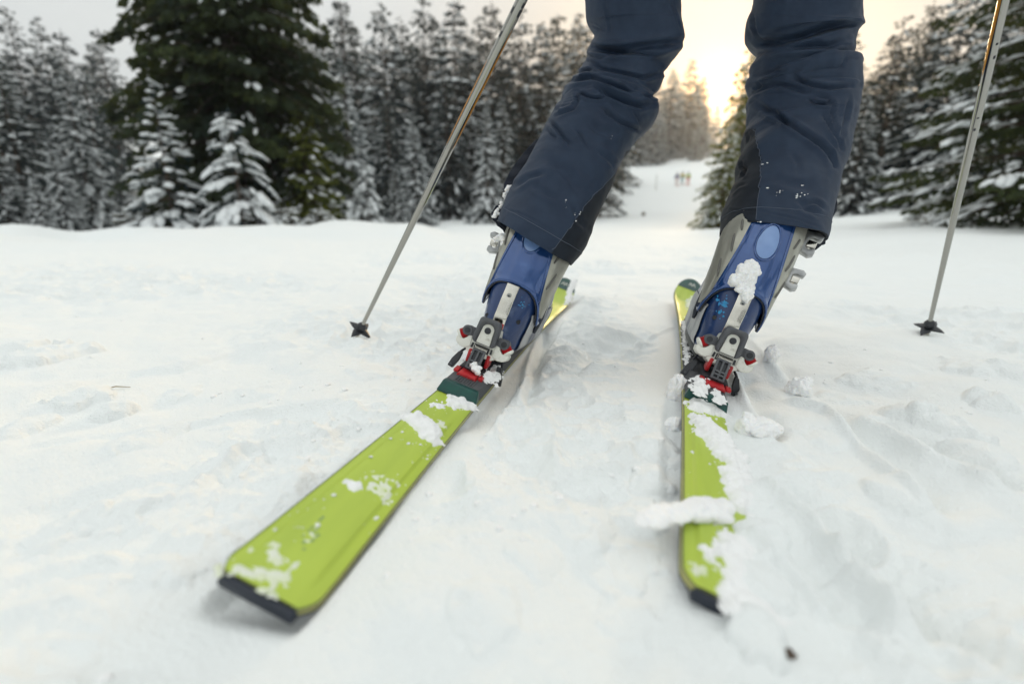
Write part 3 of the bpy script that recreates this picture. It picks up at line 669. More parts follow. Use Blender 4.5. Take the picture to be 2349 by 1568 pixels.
    # ladder-shaped tongue
    mb = MB(); a = Vector((0, .541, .064)); b = Vector((0, .5215, .0315)); d = b-a; n = Vector((0, -d.z, d.y)).normalized(); ln = d.length; rot = Matrix((Vector((1, 0, 0)), d.normalized(), Vector((1, 0, 0)).cross(d.normalized()))).transposed()
    for x in (-.0105, 0, .0105): mb.box(a+d*.5+Vector((x, 0, 0)), (.0035 if x == 0 else .0042, ln, .005), rot)
    for t in (.03, .60, .76, .97): mb.box(a+d*t, (.0245, .0036, .0042), rot)
    mb.build('release_tongue', M['dkgrey'], heel, bevel=.0008)
    mb = MB(); mb.box(a+d*.5+Vector((0, .005, .001)), (.020, ln*.92, .003), rot); mb.build('tongue_recess', M['black'], heel)
    # white heel housing: centre block, two arms
    lean = Vector((0, .30, 1)).normalized(); ex = (1, 0, 0); en = Vector((0, 1, -.30)).normalized()
    P0 = Vector((0, .546, .058))
    ctr = [(-.029, -.003), (-.022, -.008), (.022, -.008), (.029, -.003), (.031, .012), (.025, .026), (.020, .052), (-.020, .052), (-.025, .026), (-.031, .012)]
    mb = MB(); mb.prism(ctr, P0, ex, lean, en, .004, .040)
    for sg in (-1, 1):
        arm = [(sg*.022, .004), (sg*.033, -.003), (sg*.045, -.001), (sg*.0520, .005), (sg*.0530, .013), (sg*.0500, .016), (sg*.044, .0125), (sg*.039, .0130), (sg*.034, .018), (sg*.026, .036)]
        mb.prism(arm if sg > 0 else arm[::-1], P0, ex, lean, en, .002, .034)
    house = mb.build('heel_housing', M['white'], heel, bevel=.0028, seg=3)
    def fp(x, z, d): return P0+Vector(ex)*x+lean*z+en*d
    for sg in (-1, 1):
        mb = MB(); c = fp(sg*.0385, .030, .0)
        mb.tube([fp(sg*.0370, .0305, -.001), fp(sg*.0370, .0305, .026)], .0098, 20)
        mb.prism([(sg*.022, .024), (sg*.0375, .0215), (sg*.0375, .0395), (sg*.024, .040)][::sg], P0, ex, lean, en, .001, .022)
        cup = mb.build('roller_cap', M['dkgrey'], heel, bevel=.0018)
        mb = MB(); mb.tube([fp(sg*.0370, .0305, -.0022), fp(sg*.0370, .0305, .010)], .0058, 16); mb.build('roller_hole', M['black'], heel, bevel=.0008)  # black plug in place of a hole, its darkness put into the colour
        mb = MB(); c0 = Vector(fp(sg*.0390, .0270, .010)); c1 = Vector(fp(sg*.0475, .0195, .010)); ax = c1-c0
        pts, rad = [], []
        for i in range(22): pts.append(c0+ax*(i/21)); rad.append(.0094+.0006*(i % 2))
        mb.tube(pts, rad, 18); mb.build('red_sleeve', M['red'], heel)
        mb = MB(); mb.tube([c1-ax*.02, c1+ax*.22, c1+ax*.42, c1+ax*.52], [.0106, .0112, .0095, .005], 18); mb.build('sleeve_cap', M['white'], heel)
        # slots beside the spring
        mb = MB(); mb.prism([(sg*.0175, .0035), (sg*.0215, .0035), (sg*.0205, .013), (sg*.0170, .013)][::sg], P0, ex, lean, en, .0025, .006); mb.build('housing_slot', M['black'], heel)
    # spring in its dark recess
    mb = MB(); mb.prism([(-.0150, .0010), (.0150, .0010), (.0150, .0130), (-.0150, .0130)], P0, ex, lean, en, .0022, .0062); mb.build('spring_recess', M['black'], heel)
    mb = MB(); pts = []
    for i in range(161):
        t = i/160; a_ = t*11*2*math.pi; pts.append(fp(-.0125+.025*t, .0066+.0040*math.cos(a_), -.0012+.0040*math.sin(a_)))
    mb.tube(pts, .00075, 6); mb.build('coil_spring', M['steel'], heel)
    mb = MB(); mb.prism([(-.016, -.0060), (.016, -.0060), (.014, .0012), (-.014, .0012)], P0, ex, lean, en, -.001, .004); mb.build('spring_ledge', M['white'], heel, bevel=.001)
    # horseshoe heel lever round a white plate with a black screw
    def rr(w0, w1, h0, h1, r, n=6):
        pts = []
        for cx_, cz_, a0 in ((w1-r, h1-r, 0), (-w1+r, h1-r, 90), (-w0+r, h0+r, 180), (w0-r, h0+r, 270)):
            for i in range(n+1):
                a_ = R(a0+90*i/n); pts.append((cx_+r*math.cos(a_), cz_+r*math.sin(a_)))
        return pts
    outer = rr(.0235, .0210, .0155, .0655, .0080)
    def arch(w0, w1, z0_, z1_, n=14):
        pts = [(w0, z0_)]
        for i in range(n+1):
            a_ = math.pi*i/n; pts.append((w1*math.cos(a_), z1_-w1*.9+w1*.9*math.sin(a_)))
        pts.append((-w0, z0_)); return pts
    bm = bmesh.new()
    inner = arch(.0138, .0112, .0172, .0545)
    # ring of outer / inner outlines resampled to the same count from the bottom centre
    def resamp(poly, n):
        p = np.array(poly+[poly[0]]); l = np.r_[0, np.cumsum(np.hypot(*np.diff(p, axis=0).T))]; t = np.linspace(0, l[-1], n, endpoint=False)
        return np.c_[np.interp(t, l, p[:, 0]), np.interp(t, l, p[:, 1])]
    def from_bottom(poly, n=64):
        q = resamp(poly, 400); c = q.mean(0); a_ = np.arctan2(q[:, 0]-c[0], -(q[:, 1]-c[1])); o = np.argsort(a_); a2 = a_[o]; q = q[o]
        t = np.linspace(-math.pi, math.pi, n, endpoint=False); return np.c_[np.interp(t, a2, q[:, 0], period=2*math.pi), np.interp(t, a2, q[:, 1], period=2*math.pi)]
    O = from_bottom(outer); I = from_bottom(inner)
    prof = [(1.0, .010), (1.0, -.004), (.90, -.0085), (.62, -.0100), (.35, -.0088), (.10, -.0040), (0.0, .002)]
    V = []
    for k, dd in prof:
        for o_, i_ in zip(O, I):
            q = i_*(1-k)+o_*k; V.append(tuple(fp(q[0], q[1], dd - .004*(q[1]-.04)/.025)))
    me = mesh_data('heel_lever', V, grid_faces(len(prof), len(O), True))
    lever = link('heel_lever', me, M['dkgrey'], heel)
    mb = MB(); mb.prism(arch(.0136, .0116, .0150, .0555), P0, ex, lean, en, -.0035, .004); plate = mb.build('lever_plate', M['white'], heel, bevel=.0012)
    mb = MB(); mb.tube([fp(0, .0430, -.0052), fp(0, .0430, .001)], .0062, 20); scr = mb.build('plate_screw', M['black'], heel, bevel=.0007)
    # brake arms
    for sg in (-1, 1):
        mb = MB(); mb.tube([(sg*.036, .60, .040), (sg*.041, .585, .036), (sg*.045, .572, .030)], .0025, 8)
        mb.prism([(-.006, 0), (.006, 0), (.0075, .016), (.004, .034), (-.004, .036), (-.0075, .018)], Vector((sg*.050, .560, .004)), Vector((sg*.9, .35, 0)).normalized(), Vector((-sg*.30, .30, 1)).normalized(), Vector((.0, 1, -.3)).normalized(), -.005, .006)
        br = mb.build('brake_arm', M['black'], heel, bevel=.0016)
        mb = MB(); c = Vector((sg*.049, .554, .012)); mb.tube([c, c+Vector((0, -.0022, .0006))], .0022, 10); mb.build('brake_rivet', M['dkgrey'], heel)
    heel.location = (bx, 0, bz)
    # toe binding beyond the boot
    mb = MB(); mb.prism([(-.034, zt), (.034, zt), (.030, .045), (.016, .062), (-.016, .062), (-.030, .045)], (0, 0, 0), (1, 0, 0), (0, 0, 1), (0, 1, 0), .905, .985)
    mb.build('toe_binding', M['white'], root, bevel=.004)
    return root
make_ski(SKI_L, 'left lime ski with its broad tail fully clear of the snow', -.005, -.001)
make_ski(SKI_R, 'right lime ski with its tail half buried in loose snow', .011, .001)

# ------------------------------------------------------------------ skier
skier = empty('skier', (0.16, 1.02, 0.02))
tag(skier, 'person in dark navy ski trousers and blue ski boots seen from behind on lime skis', 'person')
SK0 = np.array(skier.location)
def rel(V): return np.asarray(V, float)-SK0

def boot_outline(b, f, w, n=56, e=2.5, toe=1.0):
    th = np.linspace(0, 2*math.pi, n, endpoint=False)           # 0 = heel centre, runs to +x
    c = (b+f)/2; a = (f-b)/2
    x = np.sign(np.sin(th))*np.abs(np.sin(th))**(2/e)*w; y = -np.sign(np.cos(th))*np.abs(np.cos(th))**(2/e)*a
    k = np.clip(y/a, -1, 1); x = x*(1+.14*toe*sstep(-.6, .4, k))
    return x, c+y, th
def make_boot(fr, side, label, dx):
    m4 = Matrix.Translation(-Vector(SK0)) @ fmat(fr) @ Matrix.Translation((dx, 0, 0))
    # lower shell
    lev = [(.0455, .604, .905, .044), (.049, .599, .911, .047), (.060, .597, .913, .050), (.080, .597, .910, .0515), (.100, .599, .905, .0550), (.115, .603, .890, .0565), (.130, .608, .870, .0572),
           (.150, .615, .840, .0578), (.170, .623, .81, .0580), (.190, .632, .80, .056), (.215, .645, .79, .054), (.24, .660, .79, .054)]
    zz = np.array([l[0] for l in lev]); Z = np.r_[np.linspace(.0455, .055, 5), np.linspace(.060, .24, 36)]
    B_, F_, W_ = (np.interp(Z, zz, [l[k] for l in lev]) for k in (1, 2, 3)); V = []
    for z, b, f, w in zip(Z, B_, F_, W_):
        x, y, th = boot_outline(b, f, w)
        V += list(np.c_[x, y, np.full(len(x), z)])
    nU = 56; F = grid_faces(len(Z), nU, True); V = np.array(V)
    c0 = len(V); V = np.r_[V, [[0, .75, .0455], [0, .72, .24]]]
    tri = [(c0, (i+1) % nU, i) for i in range(nU)] + [(c0+1, (len(Z)-1)*nU+i, (len(Z)-1)*nU+(i+1) % nU) for i in range(nU)]
    shell = link('ski_boot', mesh_data('ski_boot', V, [tuple(f) for f in F]+tri), M['blue_lo'], skier)
    shell.matrix_local = m4; shell['label'] = label
    # scraped pale flank of the shell (the inner one shows)
    Zs = np.linspace(.048, .132, 20); V = []
    ths = np.linspace(R(50), R(125), 28)*(-side)
    for z in Zs:
        b, f, w = np.interp(z, zz, [l[1] for l in lev]), np.interp(z, zz, [l[2] for l in lev]), np.interp(z, zz, [l[3] for l in lev])
        for t in ths:
            e = 2.5; a = (f-b)/2; x = np.sign(np.sin(t))*abs(np.sin(t))**(2/e)*w; y = -np.sign(np.cos(t))*abs(np.cos(t))**(2/e)*a
            x *= 1+.14*float(sstep(-.6, .4, y/a)); edge = min(1, (z-.049)/.008)*min(1, (.1325-z)/.01)
            V.append((x*1.0+(-side)*(.0012+.0025*max(0, edge)), (b+f)/2+y, z))
    q = grid_faces(len(Zs), len(ths)); link('scraped_side', mesh_data('scraped_side', V, q if side < 0 else q[:, ::-1]), M['scuff'], shell)
    mb = MB(); x, y, _ = boot_outline(.600, .912, .042, 40)
    mb.prism(list(zip(x, y)), (0, 0, 0), (1, 0, 0), (0, 1, 0), (0, 0, 1), .030, .047); mb.build('sole', M['black'], shell, bevel=.002)
    for sg in (-1, 1):                                          # rivet holes at the heel
        zc = .118 if sg*side < 0 else .108
        mb = MB(); mb.tube([(sg*.0315, .6145, zc), (sg*.0300, .6245, zc)], .0042, 14); mb.build('rivet_hole', M['black'], shell)
    # cuff: back z-lean and arched lower edge
    def cuff_pt(th, z, off=0.0):
        b = np.interp(z, [.09, .13, .18, .22, .26, .30, .36], [.590, .600, .621, .637, .656, .678, .712]); w = np.interp(z, [.09, .13, .16, .20, .25, .30, .36], [.060, .0625, .0640, .0665, .0715, .0725, .066])
        dep = np.interp(z, [.09, .2, .36], [.098, .088, .084]); e = 2.35
        s_, c_ = np.sin(th), np.cos(th)
        x = np.sign(s_)*abs(s_)**(2/e); y = -np.sign(c_)*abs(c_)**(2/e)
        # raised spine and its flat facet
        a = abs(x)*w; ridge = .0045*(1-float(sstep(.013, .024, a)))*float(sstep(.178, .20, z))*(c_ > 0)
        nx, ny = s_, -c_
        return np.array([x*w + nx*(off), b+dep+y*dep + ny*(off+ridge), z])
    def zb(th):                                                 # lower rim height round the boot
        d = abs((th+math.pi) % (2*math.pi)-math.pi); lim = R(76)
        outer = (math.sin(th)*side > 0)
        lo = .108 if not outer else .112
        return lo+(.183-lo)*max(0, 1-(d/lim)**2.4) if d < lim else lo + (.02*sstep(lim, lim+R(40), d))
    nT, nZ = 96, 44; TH_ = np.linspace(-math.pi, math.pi, nT, endpoint=False)
    V = []
    for i in range(nZ):
        t = i/(nZ-1)
        for th in TH_:
            z0_ = zb(th); z = z0_ + (.345-z0_)*t; rim = .0028*math.exp(-((z-z0_-.004)/.004)**2)
            V.append(cuff_pt(th, z, rim))
    cuff = link('cuff', mesh_data('cuff', V, grid_faces(nZ, nT, True)), M['blue'], shell)
    so = cuff.modifiers.new('thick', 'SOLIDIFY'); so.thickness = .0045; so.offset = -1
    # recessed dark groove that runs under the rim
    mb = MB(); mb.tube([cuff_pt(th, zb(th)-.0012, -.0025) for th in np.linspace(-R(74), R(74), 50)], .0016, 8); mb.build('rim_groove', M['black'], shell)
    # clear blue window high on the spine, with a raised rim
    wc, wr = .279, .034
    pts = []
    for i in range(40):
        a = 2*math.pi*i/40; pts.append((math.sin(a)*.0200*(1+.12*math.cos(a)), wc-wr*math.cos(a)))
    def on_back(x, z, off):
        w = np.interp(z, [.16, .20, .25, .30, .36], [.0640, .0665, .0715, .0725, .066]); k = min(.98, abs(x)/w)
        th = math.copysign(math.asin(k**(2.35/2)), x); return cuff_pt(th, z, off)
    mb = MB(); mb.tube([on_back(x, z, .0010) for x, z in pts]+[on_back(*pts[0], .0010)], .0020, 8, cap=False); mb.build('window_rim', M['blue'], shell)
    V, F = [on_back(0, wc, .0022)], []
    for k in (.5, .9):
        for x, z in pts: V.append(on_back(x*k, wc+(z-wc)*k, .0024-.0014*k*k))
    for i in range(40):
        j = (i+1) % 40; F.append((0, 1+i, 1+j)); F.append((1+i, 41+i, 41+j, 1+j))
    link('spine_window', mesh_data('spine_window', V, F), M['blue_win'], shell)
    # seam line of the blue back section, and the grey side panels beyond it
    def xb(z): return np.interp(z, [.112, .125, .16, .26, .345], [.0645, .0615, .0545, .0435, .036])
    def th_of(x, z):
        w = np.interp(z, [.09, .13, .16, .20, .25, .30, .36], [.060, .0625, .0640, .0665, .0715, .0725, .066]); return math.asin(min(.9999, x/w)**(2.35/2))
    for sg in (-1, 1):
        zlo = .114; V = []; zs = np.linspace(zlo, .345, 40); us = np.linspace(0, 1, 16)
        for z in zs:
            k = float(sstep(zlo, zlo+.05, z)); t0 = th_of(xb(z), z); t1 = t0+(R(140)-t0)*(.12+.88*k)
            for u in us:
                th = t0+(t1-t0)*u; V.append(cuff_pt(sg*th, z, .0028 if 0 < u < 1 else .0002))
        q = grid_faces(len(zs), len(us)); pn = link('cuff_side_panel', mesh_data('cuff_side_panel', V, q if sg > 0 else q[:, ::-1]), M['panel'], shell)
        mb = MB(); mb.tube([cuff_pt(sg*(th_of(xb(z), z)-R(5)), z, .0006) for z in np.linspace(.135, .345, 30)], .0011, 6); mb.build('cuff_seam', M['blue'], shell)
        for zc, l in ((.292, .010), (.256, .016), (.205, .016)):
            mb = MB(); tt = th_of(xb(zc), zc)+R(11)
            mb.tube([cuff_pt(sg*(tt+R(3)*(z-zc)/l), z, .0030) for z in np.linspace(zc-l, zc+l, 8)], [.0012, .0024, .0028, .0028, .0028, .0028, .0024, .0012], 8)
            mb.build('panel_slot', M['panel_dk'], shell)
        # dark blade at the lower tip of the panel
    mb = MB(); sg = -side
    mb.tube([cuff_pt(sg*R(86), z, -.001) for z in (.150, .125, .105, .090)], [.004, .006, .0055, .003], 8); mb.build('lower_strap', M['navy'], shell)
    # alloy buckles on the outer side
    for zc, sc_, th0 in ((.228, 1.0, 84), (.300, 1.12, 86)):
        c = Vector(cuff_pt(side*R(th0), zc, .006)); out = Vector((side, -.25, 0)).normalized(); up = Vector((0.02*side, .30, 1)).normalized(); en = out.cross(up).normalized()
        mb = MB(); k = sc_
        C_ = [(-.004, -.018), (.014, -.022), (.022, -.017), (.021, -.008), (.014, -.0075), (.011, -.011), (.0035, -.008), (.0035, .007), (.011, .0105), (.017, .009), (.024, .010), (.026, .017), (.019, .022), (-.004, .019)]
        mb.prism([(x*k, z*k) for x, z in (C_ if side > 0 else C_)], c, out, up, en, -.012, .012)
        bk = mb.build('buckle', M['buckle'], shell, bevel=.0022, seg=2)
        mb = MB(); mb.prism([(.004*k, -.0068*k), (.0195*k, -.006*k), (.0195*k, .006*k), (.004*k, .0062*k)], c, out, up, en, -.0085, .0085); mb.build('buckle_lever', M['steel'], shell, bevel=.002)
        mb = MB(); mb.tube([Vector(cuff_pt(side*R(a), zc+.002, .006)) for a in (84, 100, 120, 140, 160)], .0035, 8); mb.build('buckle_strap', M['buckle'], shell)
    # steel strap down the middle of the heel
    path = [(.1835, .6135), (.178, .6115), (.170, .6085), (.155, .6015), (.140, .5970), (.128, .5935), (.122, .5900), (.112, .5890), (.100, .5895)]
    V, F = [], []; wd = .0122
    zs = np.linspace(.1835, .100, 26); ys = np.interp(zs, [p[0] for p in path][::-1], [p[1] for p in path][::-1])
    for z, y in zip(zs, ys):
        for x, d in ((-wd, .0015), (-wd, 0), (-wd+.001, -.0008), (wd-.001, -.0008), (wd, 0), (wd, .0015)): V.append((x, y+d, z))
    st = link('heel_strap', mesh_data('heel_strap', V, grid_faces(len(zs), 6)[:, ::-1]), M['steel'], shell)
    st.data.set_sharp_from_angle(angle=R(40))
    mb = MB(); mb.tube([(0, .6062, .164), (0, .6025, .1632)], .0046, 18); mb.build('strap_screw', M['buckle'], shell, bevel=.0008)
    mb = MB(); mb.tube([(0, .6028, .1634), (0, .6015, .1631)], .0018, 6); mb.build('screw_socket', M['black'], shell)
    mb = MB(); mb.box((0, .5885, .1065), (.0235, .0014, .010)); mb.build('strap_red_end', M['red'], shell)
    # blue fairings either side of the strap (heel bulge shoulders)
    return shell, cuff
bl = make_boot(SKI_L, -1, 'left blue ski boot with snow on its top buckle', .002)
br = make_boot(SKI_R, 1, 'right blue ski boot with a snow lump and cyan paint scuffs on its heel', .005)

# cyan scuffs on the right heel: thin chips of paint
def chips(shell, pts, seed, name='paint_scuff'):
    rng = np.random.default_rng(seed); V, F = [], []
    for x, z, r in pts:
        yb = np.interp(z, [.10, .115, .13, .15, .17], [.599, .603, .608, .615, .623]); f = np.interp(z, [.10, .13, .17], [.905, .87, .81]); w = .0575
        a = (f-yb)/2; y = (yb+f)/2 - a*(1-(abs(x)/w)**2.5)**(1/2.5)
        nrm = np.array([np.sign(x)*(abs(x)/w)**1.5/w, -((1-(abs(x)/w)**2.5)**(1/2.5))**1.5/a, 0]); nrm /= np.linalg.norm(nrm); tx = np.array([-nrm[1], nrm[0], 0])
        c = np.array([x, y, z])+nrm*.0006; b = len(V); n = 9
        V.append(c+nrm*.0003)
        for i in range(n):
            an = 6.283*i/n; q = r*rng.uniform(.45, 1.3); V.append(c+tx*math.cos(an)*q+np.array([0, 0, 1.])*math.sin(an)*q*.8)
        for i in range(n): F.append((b, b+1+i, b+1+(i+1) % n))
    o = link(name, mesh_data(name, V, F), M['cyan'], shell); o['kind'] = 'stuff'
rg = random.Random(8)
chips(br[0], [(-.030+rg.gauss(0, .006), .148+rg.gauss(0, .006), rg.uniform(.0018, .0046)) for _ in range(16)]+[(-.026+rg.gauss(0, .004), .130+rg.gauss(0, .005), rg.uniform(.0014, .0036)) for _ in range(9)], 3)
chips(bl[0], [(.027+rg.gauss(0, .004), .150+rg.gauss(0, .007), rg.uniform(.0007, .0018)) for _ in range(14)], 4)

# ---- trousers: rings measured on the photograph's outline, given real depth
def L3(x, y): return ((1900+x/1.425)*.57349, (y/1.425)*.57349)
def R4(x, y): return ((2800+x/1.425)*.57349, (y/1.425)*.57349)
LEG_L = [((125, 1258), (557, 1515), 1.005), ((160, 1165), (628, 1420), 1.02), ((215, 1060), (690, 1250), 1.035), ((290, 940), (765, 1090), 1.05), ((370, 790), (850, 890), 1.065), ((415, 690), (925, 785), 1.075),
         ((480, 590), (1025, 665), 1.08), ((518, 500), (1010, 580), 1.08), ((585, 425), (1060, 490), 1.075), ((640, 330), (1085, 405), 1.07), ((643, 268), (1150, 310), 1.06), ((680, 205), (1178, 235), 1.05), ((650, 130), (1162, 130), 1.04), ((640, 0), (1157, 0), 1.02), ((620, -170), (1165, -180), 1.0), ((600, -420), (1190, -430), .98), ((610, -760), (1230, -760), .97)]
LEG_R = [((135, 1300), (686, 1392), 1.015), ((150, 1205), (705, 1275), 1.03), ((175, 1115), (745, 1140), 1.045), ((224, 1000), (775, 1010), 1.06), ((228, 900), (808, 920), 1.07), ((265, 820), (823, 830), 1.08), ((272, 745), (838, 740), 1.085),
         ((298, 690), (852, 670), 1.085), ((295, 560), (862, 540), 1.085), ((318, 515), (861, 455), 1.08), ((298, 478), (856, 405), 1.08), ((320, 430), (815, 380), 1.075), ((313, 360), (825, 320), 1.07), ((358, 288), (842, 230), 1.065), ((302, 215), (872, 170), 1.06), ((300, 110), (888, 130), 1.05), ((322, 0), (880, 0), 1.03), ((330, -180), (890, -190), 1.01), ((330, -430), (880, -430), .985), ((310, -760), (850, -760), .97)]
def smooth_interp(T, Y, t):             # monotone-ish cubic through the measured pairs
    Y = np.asarray(Y, float); m = np.gradient(Y, T, axis=0); i = np.clip(np.searchsorted(T, t)-1, 0, len(T)-2)
    h_ = (T[i+1]-T[i]); u = ((t-T[i])/h_)[:, None]; h_ = h_[:, None]
    return (2*u**3-3*u**2+1)*Y[i]+(u**3-2*u**2+u)*h_*m[i]+(-2*u**3+3*u**2)*Y[i+1]+(u**3-u**2)*h_*m[i+1]
FOLD_L = [  # polyline (crop px), half width (crop px), depth mm : valleys with a ridge either side
    ([(640, 262), (720, 282), (830, 288), (960, 268), (1080, 252), (1172, 236)], 20, 9),
    ([(700, 300), (850, 312), (1000, 300), (1120, 270)], 16, 5),
    ([(645, 318), (720, 335), (770, 325), (815, 318)], 9, 3.5),
    ([(640, 350), (720, 392), (850, 422), (960, 445), (1085, 415)], 12, 4.5),
    ([(585, 425), (625, 405), (660, 402)], 9, 5), ([(520, 470), (600, 455), (660, 440), (720, 462), (800, 495), (880, 522), (930, 510)], 13, 6.5),
    ([(580, 515), (640, 550), (700, 562), (745, 552)], 9, 5), ([(700, 500), (780, 548), (860, 585), (940, 605), (1010, 590)], 15, 7),
    ([(820, 462), (870, 492), (930, 512)], 7, 3), ([(960, 540), (1010, 560), (1045, 530)], 10, 3.5),
    ([(725, 600), (760, 650), (820, 695), (900, 725), (945, 748)], 12, 5), ([(890, 620), (930, 680), (955, 745)], 7, 2.5),
    ([(570, 520), (585, 575), (560, 620), (510, 640), (465, 665)], 9, 3.5), ([(500, 560), (480, 600), (470, 640)], 8, 3),
    ([(420, 690), (470, 735), (510, 790), (548, 832)], 11, 4.5), ([(470, 790), (440, 770), (415, 745)], 8, 3), ([(575, 735), (610, 780), (642, 845)], 9, 3.2), ([(640, 690), (700, 740), (790, 760)], 22, 3),
    ([(225, 1065), (300, 1010), (390, 985)], 14, 3.2), ([(420, 900), (500, 960), (560, 1030), (600, 1100)], 28, 3), ([(330, 1050), (420, 1110), (480, 1130)], 18, 2.2), ([(700, 860), (760, 900), (810, 960)], 16, 2.5),
    ([(165, 1190), (250, 1212), (320, 1245), (400, 1292), (490, 1345)], 5, 1.6), ([(735, 0), (755, 70), (772, 150), (770, 185), (730, 180), (680, 150), (650, 140)], 6, 1.8),
    ([(560, 1180), (600, 1270), (640, 1300)], 14, 2.5), ([(520, 1390), (580, 1420), (620, 1430)], 4, 1.2), ([(1110, 0), (1150, 110), (1170, 170)], 6, 1.8)]
FOLD_R = [
    ([(300, 90), (318, 165), (345, 236)], 10, 5), ([(300, 190), (350, 240), (470, 242), (600, 205), (720, 160), (830, 135), (885, 128)], 20, 9), ([(362, 286), (480, 275), (620, 262), (740, 262), (838, 225)], 18, 6.5),
    ([(690, 372), (720, 352), (770, 345), (812, 362), (800, 385), (740, 378), (700, 370)], 6, 2.5), ([(500, 335), (620, 325), (740, 335), (830, 305)], 8, 2.5), ([(318, 440), (420, 405), (540, 395), (660, 400), (760, 388), (812, 378)], 11, 4.5),
    ([(298, 482), (330, 505), (350, 490), (320, 465)], 7, 4), ([(525, 430), (570, 465), (640, 492), (740, 508), (856, 492)], 12, 5), ([(320, 520), (420, 480), (520, 500), (610, 530)], 14, 4),
    ([(612, 560), (660, 592), (710, 600), (750, 582)], 9, 4.5), ([(640, 545), (720, 560), (750, 590), (745, 640), (770, 720), (800, 790)], 9, 3.5),
    ([(310, 580), (400, 640), (500, 700), (600, 765), (690, 828), (740, 880), (768, 950)], 16, 6.5), ([(410, 610), (450, 660), (500, 715)], 12, 4), ([(700, 650), (740, 720), (790, 800), (805, 850)], 11, 4.5),
    ([(742, 850), (755, 900), (772, 955)], 8, 4), ([(850, 560), (830, 680), (800, 800)], 12, 3.5), ([(268, 745), (280, 790), (268, 820)], 6, 3), ([(228, 910), (240, 950), (264, 968), (250, 1000), (228, 1015)], 8, 5), ([(170, 1110), (220, 1060), (262, 1050)], 8, 2.5),
    ([(520, 870), (560, 930), (560, 990)], 14, 2.2), ([(590, 1165), (660, 1150), (720, 1190)], 12, 3), ([(560, 1130), (600, 1190), (680, 1220)], 16, 2.5), ([(400, 1000), (520, 1050), (640, 1060)], 26, 2), ([(330, 1200), (450, 1222), (560, 1245), (690, 1296)], 5, 1.6), ([(150, 1195), (330, 1203)], 5, 1.2)]
GUS_L = [(862, 858), (836, 925), (785, 1005), (700, 1092), (640, 1152), (560, 1272), (500, 1352), (443, 1425)]
GUS_R = [(313, 735), (326, 820), (349, 912), (345, 1000), (334, 1100), (327, 1200), (322, 1300)]
